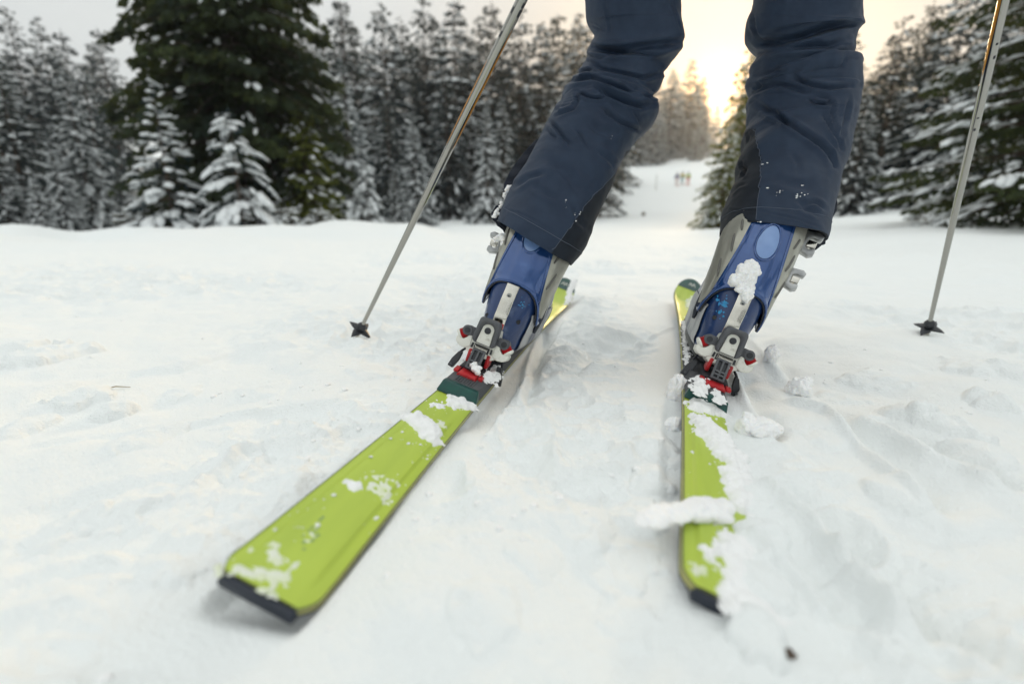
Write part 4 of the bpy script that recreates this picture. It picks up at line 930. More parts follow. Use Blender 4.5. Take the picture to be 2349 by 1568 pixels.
def make_leg(rings, cv, folds, gus, gus_side, seed, label, hem_curve):
    nr, nt = 240, 132
    Lp = np.array([cv(*r[0]) for r in rings]); Rp = np.array([cv(*r[1]) for r in rings]); Dp = np.array([r[2] for r in rings])
    mid = (Lp+Rp)/2; T = np.r_[0, np.cumsum(np.hypot(*np.diff(mid, axis=0).T))]
    vis = T[[k for k, r in enumerate(rings) if r[0][1] >= -10][-1]]
    t = np.r_[np.linspace(0, vis*1.04, nr-30), np.linspace(vis*1.06, T[-1], 30)]
    Li, Ri, Di = smooth_interp(T, Lp, t), smooth_interp(T, Rp, t), smooth_interp(T, Dp[:, None], t)[:, 0]
    PL = np.array([at(a[0], a[1], d) for a, d in zip(Li, Di)]); PR = np.array([at(a[0], a[1], d) for a, d in zip(Ri, Di)])
    C = (PL+PR)/2; lat = (PR-PL)/2; rad = np.linalg.norm(lat, axis=1); lat /= rad[:, None]
    ax = np.gradient(C, axis=0); ax /= np.linalg.norm(ax, axis=1)[:, None]
    dep = np.cross(ax, lat); dep /= np.linalg.norm(dep, axis=1)[:, None]
    dep *= np.sign((dep*(CAMP-C)).sum(1))[:, None]                 # towards the camera side
    th = np.linspace(0, 2*math.pi, nt, endpoint=False); e = 2.25
    cx_ = np.sign(np.cos(th))*np.abs(np.cos(th))**(2/e); sx_ = np.sign(np.sin(th))*np.abs(np.sin(th))**(2/e)
    tilt = hem_curve*np.exp(-(t/120.0)**2)
    V = C[:, None]-ax[:, None]*(tilt*rad)[:, None, None]*np.maximum(np.sin(th), -.3)[None, :, None]+rad[:, None, None]*(lat[:, None]*cx_[None, :, None]+.92*dep[:, None]*sx_[None, :, None])
    nrm = lat[:, None]*np.cos(th)[None, :, None]+dep[:, None]*np.sin(th)[None, :, None]; nrm = nrm.reshape(-1, 3); V = V.reshape(-1, 3)
    q = to_px(V); facing = np.tile(sstep(-.35, .15, np.sin(th)), nr)
    disp = np.zeros(len(V)); k = .57349/1.425
    for pts, w, dmm in folds:
        P = np.array([cv(*p) for p in pts]); d, tt, sd = poly_dist(q, P); w_ = w*k; dd = d/w_
        end = .25+.75*sstep(0, .18, tt)*sstep(1, .82, tt)
        disp += 1.45*facing*end*dmm*1e-3*(-np.exp(-dd**2)+.55*np.exp(-((dd-1.75)/.85)**2)*(1+.25*sd))
    tl = np.repeat(t/T[-1], nt)
    # loose folds on the far side and a general unevenness of the cloth
    disp += (1-facing)*.004*np.tile(np.ones(nt), nr)*vnoise(np.c_[V[:, 0]*18, V[:, 1]*18, V[:, 2]*34], seed)
    disp += .0022*vnoise(V*13, seed+1)+.0010*vnoise(V*34, seed+2)+.0005*fbm(V*80, 2, seed+3)
    ang = np.tile(th, nr); kn = np.exp(-((np.repeat(t, nt)-360)/150.0)**2)
    wq = np.c_[np.cos(ang)*1.1, np.sin(ang)*1.1, np.repeat(t, nt)*.034+.25*np.sin(ang*2+seed)]
    disp += (.15+kn)*(.0026*(np.abs(vnoise(wq*np.array([1, 1, 1.0]), seed+7))-.3) + .0018*(np.abs(vnoise(wq*2.3, seed+8))-.3))
    mount = np.exp(-np.repeat(t, nt)/6.0); disp -= .0015*mount
    V2 = V+nrm*disp[:, None]
    F = grid_faces(nr, nt, True)
    # turned-in hem
    fc = V2[F].mean(1); qc = to_px(fc); face_front = np.sin(th[(F[:, 0] % nt)])
    g = np.array([cv(*p) for p in gus]); xg = np.interp(qc[:, 1], g[:, 1], g[:, 0]); inside = (qc[:, 1] > g[0, 1])
    isg = inside & ((qc[:, 0] > xg) if gus_side > 0 else (qc[:, 0] < xg)) & (face_front > -.9)
    def sub(mask): 
        f = F[mask]; u, inv = np.unique(f, return_inverse=True); return rel(V2[u]), inv.reshape(f.shape)
    v, f = sub(~isg); leg = link('trouser_leg', mesh_data('trouser_leg', v, f), M['trouser'], skier); leg['label'] = label
    v, f = sub(isg); gp = link('gusset_panel', mesh_data('gusset_panel', v, f), M['gusset'], leg); gp['label'] = 'blackish stretch panel on the inner side of the leg'
    ring0 = V2[:nt]; ringi = C[0]+(ring0-C[0])*.955; ringu = ringi+ax[0]*.035
    link('hem_lining', mesh_data('hem_lining', rel(np.r_[ring0, ringi, ringu]), grid_faces(3, nt, True)[:, ::-1]), M['flap'], leg)
    # stitched seam beads: along the hem and the gusset edge
    fr_ = [i for i in range(nt) if math.sin(th[i]) > -.2]
    def bead(name, idx, r):
        mb = MB(); mb.tube([rel(V2[i]+nrm[i]*.0003) for i in idx], r, 5); mb.build(name, M['thread'], leg)
    rowh = int(np.argmin(np.abs(t-31)))
    order = sorted(fr_, key=lambda i: th[i] if th[i] < 4 else th[i]-2*math.pi)
    bead('hem_stitching', [rowh*nt+i for i in order], .00045)
    mb = MB(); path = []
    for rr_ in range(2, nr-30, 2):
        row = q[rr_*nt:(rr_+1)*nt]; ok = [i for i in range(nt) if math.sin(th[i]) > -.2 and row[i, 1] > g[0, 1]]
        if not ok: continue
        i = min(ok, key=lambda j: abs(row[j, 0]-np.interp(row[j, 1], g[:, 1], g[:, 0])))
        if abs(row[i, 0]-np.interp(row[i, 1], g[:, 1], g[:, 0])) < 5: path.append(rel(V2[rr_*nt+i]+nrm[rr_*nt+i]*.0002))
    if len(path) > 3: mb.tube(path, .00045, 5); mb.build('gusset_stitching', M['thread'], leg)
    return leg, C, t
legL, CL_, tL = make_leg(LEG_L, L3, FOLD_L, GUS_L, 1, 101, 'left trouser leg, bent at the knee, with snow along its open ankle zip', .55)
legR, CR_, tR = make_leg(LEG_R, R4, FOLD_R, GUS_R, -1, 131, 'right trouser leg, straighter, with white scuffs near the hem', .34)
def cloth_flap(name, leg, cv, pts, D, thick, m, bulge=.006, seed=0):
    """a small cloth piece: outline from the photograph at its own depth, domed and with thickness"""
    P = np.array([cv(*p) for p in pts]); n = 12; V = []; c = P.mean(0)
    for k in np.linspace(1, 0.04, n):
        for p in P:
            q_ = c+(p-c)*k; V.append(at(q_[0], q_[1], D - bulge*math.cos(k*1.57) + .003*math.sin(q_[1]*.2+seed)))
    F = [tuple(f) for f in grid_faces(n, len(P), True)]
    o = link(name, mesh_data(name, rel(V), F), m, leg); so = o.modifiers.new('thick', 'SOLIDIFY'); so.thickness = thick; so.offset = 0
    return o
def dense(pts, n=5):
    out = []
    for a, b in zip(pts, pts[1:]+pts[:1]):
        for k in range(n): out.append((a[0]+(b[0]-a[0])*k/n, a[1]+(b[1]-a[1])*k/n))
    return out
cloth_flap('zip_gusset', legL, L3, dense([(385, 772), (345, 800), (300, 845), (240, 920), (195, 985), (165, 1050), (158, 1140), (165, 1190), (260, 1120), (330, 990), (400, 850)]), 1.085, .002, M['flap'])
cloth_flap('cuff_strap', legL, L3, dense([(150, 1160), (120, 1172), (95, 1215), (92, 1240), (112, 1262), (150, 1240), (170, 1190)]), 1.04, .003, M['flap'], .003)
cloth_flap('zip_edge', legL, L3, dense([(112, 1256), (125, 1285), (160, 1310), (183, 1316), (190, 1290), (150, 1262)]), 1.03, .003, M['flap'], .002)
cloth_flap('zip_gusset', legR, R4, dense([(772, 1090), (781, 1150), (778, 1200), (750, 1245), (716, 1285), (690, 1300), (700, 1200), (740, 1120)]), 1.075, .002, M['flap'])
cloth_flap('side_gusset', legR, R4, dense([(822, 810), (827, 860), (815, 910), (795, 955), (780, 960), (800, 880)]), 1.11, .002, M['flap'])
cloth_flap('cuff_strap', legR, R4, dense([(690, 1302), (714, 1298), (717, 1330), (711, 1390), (690, 1396), (676, 1408), (655, 1425), (640, 1412), (660, 1398), (684, 1388)]), 1.035, .003, M['flap'], .003)

# white flecks of scuffing and snow dust near the hems
def flecks(leg, spots, seed):
    vs = np.array([v.co[:] for v in leg.data.vertices])+SK0; q = to_px(vs); nn = np.array([v.normal[:] for v in leg.data.vertices]); dist = np.linalg.norm(vs-CAMP, axis=1)
    rng = np.random.default_rng(seed); V, F = [], []
    for x, y, r, el in spots:
        d = np.hypot(q[:, 0]-x, q[:, 1]-y)+60*(dist-dist.min()); i = int(np.argmin(d)); n = (CAMP-vs[i]); n /= np.linalg.norm(n); a = np.cross(n, [0, 0, 1]); a /= np.linalg.norm(a); u = np.cross(a, n); b = len(V); V.append(vs[i]+n*.0016)
        for k in range(7): an = 6.283*k/7; rr_ = r*rng.uniform(.4, 1.2)*.0009; V.append(vs[i]+n*.0014+a*math.cos(an)*rr_*el+u*math.sin(an)*rr_)
        for k in range(7): F.append((b, b+1+k, b+1+(k+1) % 7))
    o = link('snow_fleck', mesh_data('snow_fleck', rel(V), F), M['snow_sheet'], leg); o['kind'] = 'stuff'
rgf = random.Random(4)
flecks(legR, [(R4(x, y)[0]+rgf.gauss(0, 4), R4(x, y)[1]+rgf.gauss(0, 3), rgf.uniform(.5, 1.7), rgf.uniform(1, 2.4)) for x, y, n_ in ((575, 1055, 3), (550, 1120, 7), (595, 1105, 3), (465, 1090, 4), (430, 1110, 2), (372, 1080, 1), (380, 925, 3), (345, 1260, 4)) for _ in range(n_)], 1)
flecks(legL, [(L3(x, y)[0]+rgf.gauss(0, 3), L3(x, y)[1]+rgf.gauss(0, 3), rgf.uniform(.5, 1.6), rgf.uniform(.7, 1.5)) for x, y, n_ in ((520, 1152, 3), (572, 1208, 2), (772, 775, 2), (620, 1295, 4), (605, 1225, 3)) for _ in range(n_)], 2)
# ---- the body: one continuous skin, standing inside trousers and jacket
def skin_obj(name, joints, edges, m, root, sub=2, parent=skier):
    idx = {k: i for i, k in enumerate(joints)}
    me = bpy.data.meshes.new(name); me.from_pydata([tuple(rel(j[0])) for j in joints.values()], [(idx[a], idx[b]) for a, b in edges], [])
    o = link(name, me, m, parent)
    md = o.modifiers.new('skin', 'SKIN'); md.use_smooth_shade = True
    for j, d in zip(joints.values(), me.skin_vertices[0].data): d.radius = (j[1], j[1]); d.use_root = False
    me.skin_vertices[0].data[idx[root]].use_root = True
    sd = o.modifiers.new('sub', 'SUBSURF'); sd.levels = sd.render_levels = sub
    return o
def legpt(C, t, px): i = int(np.argmin(np.abs(t-px))); return C[i]
hipL, hipR = CL_[-1]+np.array([.02, -.01, .02]), CR_[-1]+np.array([-.02, -.01, .02])
kneeL, kneeR = legpt(CL_, tL, 360), legpt(CR_, tR, 330)
ankL, ankR = fr_pt(SKI_L, 0, .69, .13), fr_pt(SKI_R, .004, .69, .13)
pel = (hipL+hipR)/2+np.array([0, 0, .09])
chest = pel+np.array([.0, .22, .33]); neck = chest+np.array([0, .12, .17]); head = neck+np.array([0, .07, .10]); crown_ = head+np.array([0, .02, .11])
# poles: basket on the snow, top where the shaft leaves the photograph's frame
POLE = []
for bx, by_, tx, ty, Db, Dt, L_ in ((826, 757, 1197, 0, 1.36, .80, 1.20), (2130, 753, 2303, 0, 1.37, .92, 1.20)):
    b = at(bx, by_, Db); t_ = at(tx, ty, Dt); u = (t_-b)/np.linalg.norm(t_-b); POLE.append((b, u, L_))
wrL, wrR = (p[0]+p[1]*(p[2]-.03) for p in POLE)
shL, shR = chest+np.array([-.19, .03, .06]), chest+np.array([.19, .03, .06])
def elbow(a, b, out): m_ = (a+b)/2; return m_+np.array([out, .02, -.03])
elL, elR = elbow(shL, wrL, -.09), elbow(shR, wrR, .09)
J = {'pel': (pel, .11), 'hipL': (hipL, .06), 'hipR': (hipR, .06), 'kneeL': (kneeL, .04), 'kneeR': (kneeR, .04), 'ankL': (ankL, .036), 'ankR': (ankR, .036),
     'toeL': (fr_pt(SKI_L, 0, .86, .075), .022), 'toeR': (fr_pt(SKI_R, .004, .86, .075), .022),
     'belly': ((pel*.5+chest*.5), .105), 'chest': (chest, .125), 'neck': (neck, .052), 'head': (head, .075), 'crown': (crown_, .06),
     'shL': (shL, .055), 'shR': (shR, .055), 'elL': (elL, .04), 'elR': (elR, .04), 'wrL': (wrL+(elL-wrL)*.12, .027), 'wrR': (wrR+(elR-wrR)*.12, .027)}
E_ = [('pel', 'hipL'), ('pel', 'hipR'), ('hipL', 'kneeL'), ('hipR', 'kneeR'), ('kneeL', 'ankL'), ('kneeR', 'ankR'), ('ankL', 'toeL'), ('ankR', 'toeR'), ('pel', 'belly'), ('belly', 'chest'), ('chest', 'neck'), ('neck', 'head'), ('head', 'crown'), ('chest', 'shL'), ('chest', 'shR'), ('shL', 'elL'), ('shR', 'elR'), ('elL', 'wrL'), ('elR', 'wrR')]
skin_obj('body', J, E_, M['skin'], 'pel')
JJ = {k: (v[0], v[1]+.022) for k, v in J.items() if k in ('belly', 'chest', 'neck', 'shL', 'shR', 'elL', 'elR', 'wrL', 'wrR')}
JJ['pel'] = (pel+np.array([0, .02, .03]), .145); JJ['neck'] = (neck-np.array([0, .02, .03]), .07)
skin_obj('jacket', JJ, [e for e in E_ if e[0] in JJ and e[1] in JJ], M['jacket'], 'chest')
skin_obj('trouser_seat', {'p': (pel-np.array([0, 0, .03]), .135), 'l': (hipL, .115), 'r': (hipR, .115), 'l2': (CL_[-6], .098), 'r2': (CR_[-6], .098)}, [('p', 'l'), ('p', 'r'), ('l', 'l2'), ('r', 'r2')], M['trouser'], 'p')
mb = MB(); mb.ico(rel(head+np.array([0, .0, .05])), .118, 3, (1, 1.12, 1.0)); mb.build('helmet', M['navy'], skier)
for w, p, el, sg in ((wrL, POLE[0], elL, -1), (wrR, POLE[1], elR, 1)):           # gloved hands closed round the grips
    u = p[1]; side = np.cross(u, [0, 1, 0]); side /= np.linalg.norm(side); fwd = np.cross(side, u); pk = w+side*sg*.0; 
    G = {'w': (w+(el-w)*.16, .030), 'p': (w+side*sg*.028-u*.005, .030)}; ed = [('w', 'p')]
    for k in range(4):
        o = u*(.026-.019*k); G['k%d' % k] = (w+side*sg*.024+fwd*.022+o, .013); G['m%d' % k] = (w-side*sg*.004+fwd*.031+o, .0115); G['t%d' % k] = (w-side*sg*.026+fwd*.010+o, .010)
        ed += [('p', 'k%d' % k), ('k%d' % k, 'm%d' % k), ('m%d' % k, 't%d' % k)]
    G['a'] = (w+side*sg*.010-fwd*.026+u*.022, .014); G['b'] = (w-side*sg*.018-fwd*.022+u*.026, .012); ed += [('p', 'a'), ('a', 'b')]
    skin_obj('glove', G, ed, M['glove'], 'p', 2)

# ------------------------------------------------------------------ ski poles
def make_pole(b, u, L_, label, stripe, ticks):
    q = Vector(u).to_track_quat('Z', 'X'); m4 = Matrix.Translation(b) @ q.to_matrix().to_4x4()
    root = empty('ski_pole', m4=m4); tag(root, label, 'ski pole', 'pair of ski poles')
    inv = q.to_matrix().inverted(); toc = inv @ Vector(CAMP-b-u*L_*.7); phi = math.atan2(toc.y, toc.x)
    def rad(z): return .0052+.0036*min(1, max(0, (z-.03)/.62))
    mb = MB(); zs = [.016, .03, .10, .2, .3, .4, .5, .6, .7, .8, .9, 1.0, L_]; mb.tube([(0, 0, z) for z in zs], [rad(z) for z in zs], 24); sh = mb.build('shaft', M['alu'], root)
    for z0, z1, a0, a1 in stripe:                                # printed orange flashes, curved to the shaft
        V = []; n = 24
        for i in range(n):
            z = z0+(z1-z0)*i/(n-1); tp = math.sin(math.pi*i/(n-1))**.5
            for k in range(7):
                a = phi+R(a0+(a1-a0)*(.5+(k/6-.5)*max(.05, tp))); r_ = rad(z)+.00025; V.append((r_*math.cos(a), r_*math.sin(a), z))
        o = link('printed_stripe', mesh_data('printed_stripe', V, grid_faces(n, 7)), M['orange'], sh); 
    for z, a, l in ticks:
        V = []
        for i in range(2):
            for k in range(4): an = phi+R(a+k*9); r_ = rad(z)+.0003; V.append((r_*math.cos(an), r_*math.sin(an), z+i*l))
        link('printed_tick', mesh_data('printed_tick', V, grid_faces(2, 4)), M['black'], sh)
    # hub, star basket and tip
    mb = MB(); mb.tube([(0, 0, z) for z in (-.012, -.006, .002, .004, .016, .020, .026, .027)], [.0062, .0080, .0085, .0105, .0135, .0125, .0085, .006], 18)
    bk = mb.build('basket', M['black'], root)
    for k in range(4):
        a = phi+R(70+90*k); d = Vector((math.cos(a), math.sin(a), 0)); s_ = Vector((-d.y, d.x, 0)); V, F = [], []; n = 10
        for i in range(n):
            t = i/(n-1); r_ = .006+.031*t; w = .0125*(1-t**1.6)+.0012; zc = .004-.004*t*t
            for x, z in ((-1, 0), (-.5, .0015), (0, .0020), (.5, .0015), (1, 0), (.5, -.002), (0, -.0026), (-.5, -.002)): V.append(d*r_+s_*(w*x)+Vector((0, 0, zc+z*(1-.4*t))))
        F = [tuple(f) for f in grid_faces(n, 8, True)]+[tuple(range(8))[::-1], tuple(range((n-1)*8, n*8))]
        link('basket_petal', mesh_data('basket_petal', V, F), M['black'], bk)
    mb = MB(); mb.tube([(0, 0, -.010), (0, 0, -.026), (0, 0, -.045)], [.0055, .0045, .002], 12); mb.build('tip', M['steel'], root)
    mb = MB(); mb.tube([(0, 0, z) for z in (L_-.115, L_-.11, L_-.06, L_-.02, L_+.01, L_+.022, L_+.028)], [.010, .0145, .0135, .0150, .0175, .0165, .008], 20); mb.build('grip', M['black'], root)
    return root
make_pole(*POLE[0], 'left ski pole with an orange flash along its silver shaft', [(.60, .84, 38, 78), (.60, .78, -80, -52)], [(.86, 30, .012), (.875, 30, .008), (.89, 30, .014), (.905, 30, .008), (.92, 30, .012), (.82, -60, .010), (.86, -60, .01)])
make_pole(*POLE[1], 'right ski pole with an orange flash on the left of its upper shaft', [(.66, 1.0, -72, -22)], [(.715, 20, .004), (.69, 26, .006), (.55, -10, .005), (.575, 0, .003)])

# ------------------------------------------------------------------ loose snow: clods, lumps and patches
def snow_blob(name, parts, label, seed, sub=4, rough=.22, freq=1.6, cat='snow', group=None, fine=.07, mt='snow_lump', parent=None):
    v, f = ico_arr(sub); VV, FF = [], []; rng = np.random.default_rng(seed); off = 0
    for c, r in parts:
        r = np.asarray(r, float)*np.ones(3); s_ = rng.uniform(0, 50, 3)
        k = 1+rough*fbm(v*freq+s_, 3, seed)+fine*fbm(v*freq*5+s_, 3, seed+9)
        VV.append(np.asarray(c)+v*k[:, None]*r); FF.append(f+off); off += len(v)
    V = np.concatenate(VV); o0 = V.mean(0); o0[2] = V[:, 2].min(); ext = (V.max(0)-V.min(0)).max()
    o = link(name, mesh_data(name, V-o0, np.concatenate(FF)), M[mt], parent); o.location = o0
    if mt == 'snow_lump':                # fuse the overlapping lumps and roughen them into crumbly snow
        rm = o.modifiers.new('fuse', 'REMESH'); rm.mode = 'VOXEL'; rm.voxel_size = max(.0007, ext/75); rm.use_smooth_shade = True
        for k_, (sz, st) in enumerate(((.55, .12), (.09, .05))):
            dp = o.modifiers.new('crumble', 'DISPLACE'); tx = bpy.data.textures.new('crumble', 'CLOUDS'); tx.noise_scale = max(ext*sz, .0016); tx.noise_depth = 3
            dp.texture = tx; dp.strength = ext*st; dp.mid_level = .5; dp.texture_coords = 'GLOBAL'
    if label: tag(o, label, cat, group)
    return o
def clod(px, py, w_px, h_px, label, seed, n=3, flat=1.0, sub=4, zoff=0.0, deep=1.0):
    """a clod resting on the snow where the photograph shows its foot"""
    g = on_ground(px, py, 0.0); g[2] = gz(g[0], g[1])+zoff-.005; D = g[1]*cP-(g[2]-CAM_H)*sP; k = D/FPX; rng = random.Random(seed); P = []
    w, h_ = w_px*k/2, h_px*k
    for i in range(n):
        P.append((g+np.array([rng.uniform(-.5, .5)*w, rng.uniform(-.4, .4)*w*deep, h_*(.30+.1*rng.random())]), (w*rng.uniform(.5, .8), w*rng.uniform(.5, .8)*deep, h_*rng.uniform(.45, .62)*flat)))
    return snow_blob('snow_clod', P, label, seed, sub=sub)
clod(1557, 905, 56, 62, 'rounded snow clod leaning against the left flank of the right ski plate', 201, 4)
clod(1545, 965, 50, 40, 'low snow clod below the rounded one beside the right ski', 202, 4, .8)
clod(1735, 985, 84, 52, 'smooth boulder-like snow clod right of the right ski plate', 203, 3)
clod(1763, 824, 46, 36, 'upright snow fragment right of the right boot heel', 204, 3, 1.1)
clod(1829, 892, 56, 44, 'upright snow fragment with a shaded face further right of the right binding', 205, 3, 1.15)

def on_ski_patch(fr, outline, hmax, label, seed, res=.0016, freq=140, rag=.75, z0=.0, name='snow_patch', mt='snow_sheet', cat='snow', base=None, group=None, dome=True, fine=.4):
    """snow lying on a ski: a ragged-edged heap over an outline given in ski coordinates"""
    P = np.asarray(outline, float); x0, y0 = P.min(0)-.012; x1, y1 = P.max(0)+.012
    nx, ny = int((x1-x0)/res)+2, int((y1-y0)/res)+2
    gx, gy = np.meshgrid(np.linspace(x0, x1, nx), np.linspace(y0, y1, ny), indexing='ij'); Q = np.c_[gx.ravel(), gy.ravel()]
    d, _, _ = poly_dist(Q, np.r_[P, P[:1]])
    ins = np.zeros(len(Q), bool); j = len(P)-1
    for i in range(len(P)):
        c = ((P[i, 1] > Q[:, 1]) != (P[j, 1] > Q[:, 1])) & (Q[:, 0] < (P[j, 0]-P[i, 0])*(Q[:, 1]-P[i, 1])/(P[j, 1]-P[i, 1]+1e-12)+P[i, 0]); ins ^= c; j = i
    sd = np.where(ins, d, -d); Q3 = np.c_[Q, np.full(len(Q), seed*1.7)]
    sd = sd+rag*.006*fbm(Q3*freq, 3, seed)
    hgt = hmax*np.sqrt(np.clip(sd/(.006+hmax*.8), 0, 1))*(1+.35*vnoise(Q3*90, seed+4)) + np.where(sd > 0, fine*.0012*fbm(Q3*420, 2, seed+6), 0) - .0012
    hgt = np.where(sd > 0, hgt, -.0012)
    zb_ = ski_z(Q[:, 1])+z0+(.0034*sstep(.012, .05, Q[:, 1])*sstep(.385, .345, Q[:, 1])*sstep(.705, .655, np.abs(Q[:, 0])/ski_w(Q[:, 1])) if z0 == 0 else 0) if base is None else base(Q[:, 0], Q[:, 1])
    V = fr[0]+Q[:, :1]*fr[1]+Q[:, 1:]*fr[2]+(zb_+hgt)[:, None]*fr[3]
    F = grid_faces(nx, ny)[:, ::-1]; F = F[(sd[F] > -.0006).any(1)]
    u, inv = np.unique(F, return_inverse=True); V = V[u]; F = inv.reshape(F.shape); o0 = V.mean(0)
    o = link(name, mesh_data(name, V-o0, F), M[mt]); o.location = o0
    # outward facing check
    me = o.data; me.update(); n = np.zeros(len(me.polygons)*3); me.polygons.foreach_get('normal', n)
    if (n.reshape(-1, 3) @ fr[3]).mean() < 0: me.flip_normals()
    tag(o, label, cat, group); return o
def skp(fr, pts, z=0.0): return [ski_xy(fr, *p, z) for p in pts]
RIS = .0
# left ski
on_ski_patch(SKI_L, skp(SKI_L, [(918, 952), (945, 948), (972, 958), (995, 975), (1012, 996), (1016, 1018), (995, 1022), (968, 1012), (950, 990), (930, 972)]), .010, 'thick snow patch across the left ski behind its binding plate', 301)
on_ski_patch(SKI_L, skp(SKI_L, [(1000, 965), (1025, 972), (1020, 992), (1004, 990)]), .002, 'thin frosty patch beside the thick snow patch on the left ski', 302, rag=1.3, mt='frost')
on_ski_patch(SKI_L, skp(SKI_L, [(1022, 912), (1050, 903), (1080, 918), (1094, 936), (1070, 942), (1042, 938), (1018, 928)]), .007, 'snow heap against the green plate end of the left ski', 303, rag=1.1)
on_ski_patch(SKI_L, skp(SKI_L, [(985, 922), (1010, 920), (1022, 930), (1008, 938), (986, 934)]), .004, 'small crumbly snow patch left of the heap on the left ski', 304, rag=1.4)
on_ski_patch(SKI_L, skp(SKI_L, [(786, 1112), (800, 1102), (822, 1105), (832, 1116), (818, 1132), (798, 1124)]), .007, 'small snow nugget on the middle of the left ski tail', 305)
on_ski_patch(SKI_L, skp(SKI_L, [(850, 1098), (880, 1090), (915, 1100), (908, 1128), (880, 1160), (858, 1150), (845, 1120)]), .0016, 'flat frosty snow patch beside the nugget on the left ski', 306, rag=1.8, mt='frost')
on_ski_patch(SKI_L, skp(SKI_L, [(515, 1300), (550, 1295), (600, 1290), (650, 1300), (670, 1325), (650, 1345), (600, 1345), (560, 1330)]), .0022, 'hazy frost over the tail end of the left ski', 307, rag=2.6, mt='frost')
on_ski_patch(SKI_L, skp(SKI_L, [(590, 1262), (640, 1250), (668, 1290), (660, 1318), (620, 1312), (596, 1290)]), .0016, 'second hazy frost patch on the left ski tail, above the tail end', 309, rag=2.8, mt='frost')
on_ski_patch(SKI_L, skp(SKI_L, [(700, 1225), (735, 1215), (745, 1240), (712, 1250)]), .0010, 'faint frost speckle around the worn print on the left ski', 310, rag=3.2, mt='frost')
on_ski_patch(SKI_L, skp(SKI_L, [(1296, 672), (1312, 675), (1308, 695), (1294, 700)]), .006, 'snow puff on the tip of the left ski', 308, base=lambda x, s: ski_z(s))
# right ski
def px_lane(pts): return skp(SKI_R, pts)
on_ski_patch(SKI_R, px_lane([(1572, 920), (1600, 918), (1640, 926), (1668, 945), (1662, 958), (1630, 950), (1600, 945), (1578, 940)]), .010, 'snow heap against the green plate end of the right ski', 311, rag=1.0)
on_ski_patch(SKI_R, px_lane([(1582, 955), (1612, 958), (1640, 985), (1665, 1005), (1690, 1035), (1720, 1070), (1722, 1120), (1672, 1090), (1652, 1060), (1628, 1040), (1610, 1015), (1590, 990)]), .014, 'thick snow tongue lying diagonally over the right ski', 312, rag=1.0)
on_ski_patch(SKI_R, px_lane([(1648, 1075), (1690, 1085), (1760, 1130), (1780, 1200), (1700, 1190), (1664, 1150)]), .012, 'loose snow covering the outer half of the right ski', 313, rag=1.0)
on_ski_patch(SKI_R, [(-.020, -.018), (-.015, .0), (-.019, .02), (-.008, .045), (-.014, .07), (.000, .10), (.040, .115), (.075, .10), (.080, .03), (.060, -.004), (.020, -.014)], .008, 'loose snow covering the buried corner of the right ski tail', 314, rag=1.2)
on_ski_patch(SKI_R, px_lane([(1608, 1258), (1640, 1250), (1655, 1275), (1640, 1290), (1615, 1285)]), .008, 'snow crumb on the right ski tail below the snow bridge', 315, rag=1.2)
on_ski_patch(SKI_R, px_lane([(1595, 1300), (1620, 1292), (1635, 1310), (1625, 1330), (1600, 1322)]), .004, 'frosty smear near the very end of the right ski tail', 316, rag=1.5, mt='frost')
on_ski_patch(SKI_R, px_lane([(1572, 690), (1592, 682), (1604, 700), (1596, 715), (1578, 712)]), .004, 'snow smear near the tip of the right ski', 317, rag=1.4, mt='frost', base=lambda x, s: ski_z(s))
on_ski_patch(SKI_R, px_lane([(1572, 728), (1590, 722), (1596, 745), (1580, 750)]), .003, 'lower snow smear near the tip of the right ski', 318, rag=1.4, mt='frost', base=lambda x, s: ski_z(s))
on_ski_patch(SKI_R, [(-.036, .60), (-.030, .57), (-.024, .60), (-.021, .68), (-.024, .78), (-.022, .90), (-.028, .98), (-.036, .98), (-.037, .80), (-.037, .70)], .009, 'snow packed along the left edge of the right binding plate beside the boot', 319, rag=1.0, z0=.0150)
# snow bridge thrown across the right ski
P = []
for i in range(9):
    t = i/8; x_, s_ = ski_xy(SKI_R, 1490+160*t, 1196-26*t); P.append((fr_pt(SKI_R, x_, s_, .003+.004*math.sin(t*3)), (.015, .017+.005*math.sin(t*9), .0065)))
snow_blob('snow_bridge', P, 'soft bar of snow lying across the tail of the right ski', 330, sub=3, cat='snow')
# snow on the binding plates
for fr, pts, lab, sd_ in ((SKI_L, [(1105, 845), (1125, 838), (1145, 842), (1150, 862), (1135, 880), (1115, 872), (1098, 862)], 'crumbly snow on the left binding plate beside the red heel piece', 341),
                          (SKI_L, [(1072, 828), (1088, 820), (1092, 835), (1078, 842)], 'pinch of snow on the left red heel piece', 342),
                          (SKI_R, [(1590, 868), (1612, 862), (1632, 872), (1622, 892), (1618, 908), (1598, 902), (1585, 888)], 'snow heap on the left side of the right binding plate', 343),
                          (SKI_R, [(1630, 888), (1650, 892), (1648, 902), (1632, 900)], 'pinch of snow at the front of the right red heel piece', 344),
                          (SKI_R, [(1640, 905), (1662, 912), (1660, 924), (1642, 918)], 'thin snow smear on the right binding plate', 345)):
    on_ski_patch(fr, skp(fr, pts, .022), .009, lab, sd_, rag=1.2, z0=.0205)
mbp = [(fr_pt(SKI_L, .004, .520, .036), (.010, .008, .006)), (fr_pt(SKI_L, -.004, .524, .038), (.007, .007, .006)), (fr_pt(SKI_L, .010, .515, .033), (.006, .006, .005))]
snow_blob('snow_clump', mbp, 'white crumb of snow at the foot of the left grey binding tongue', 346, sub=3, rough=.35)
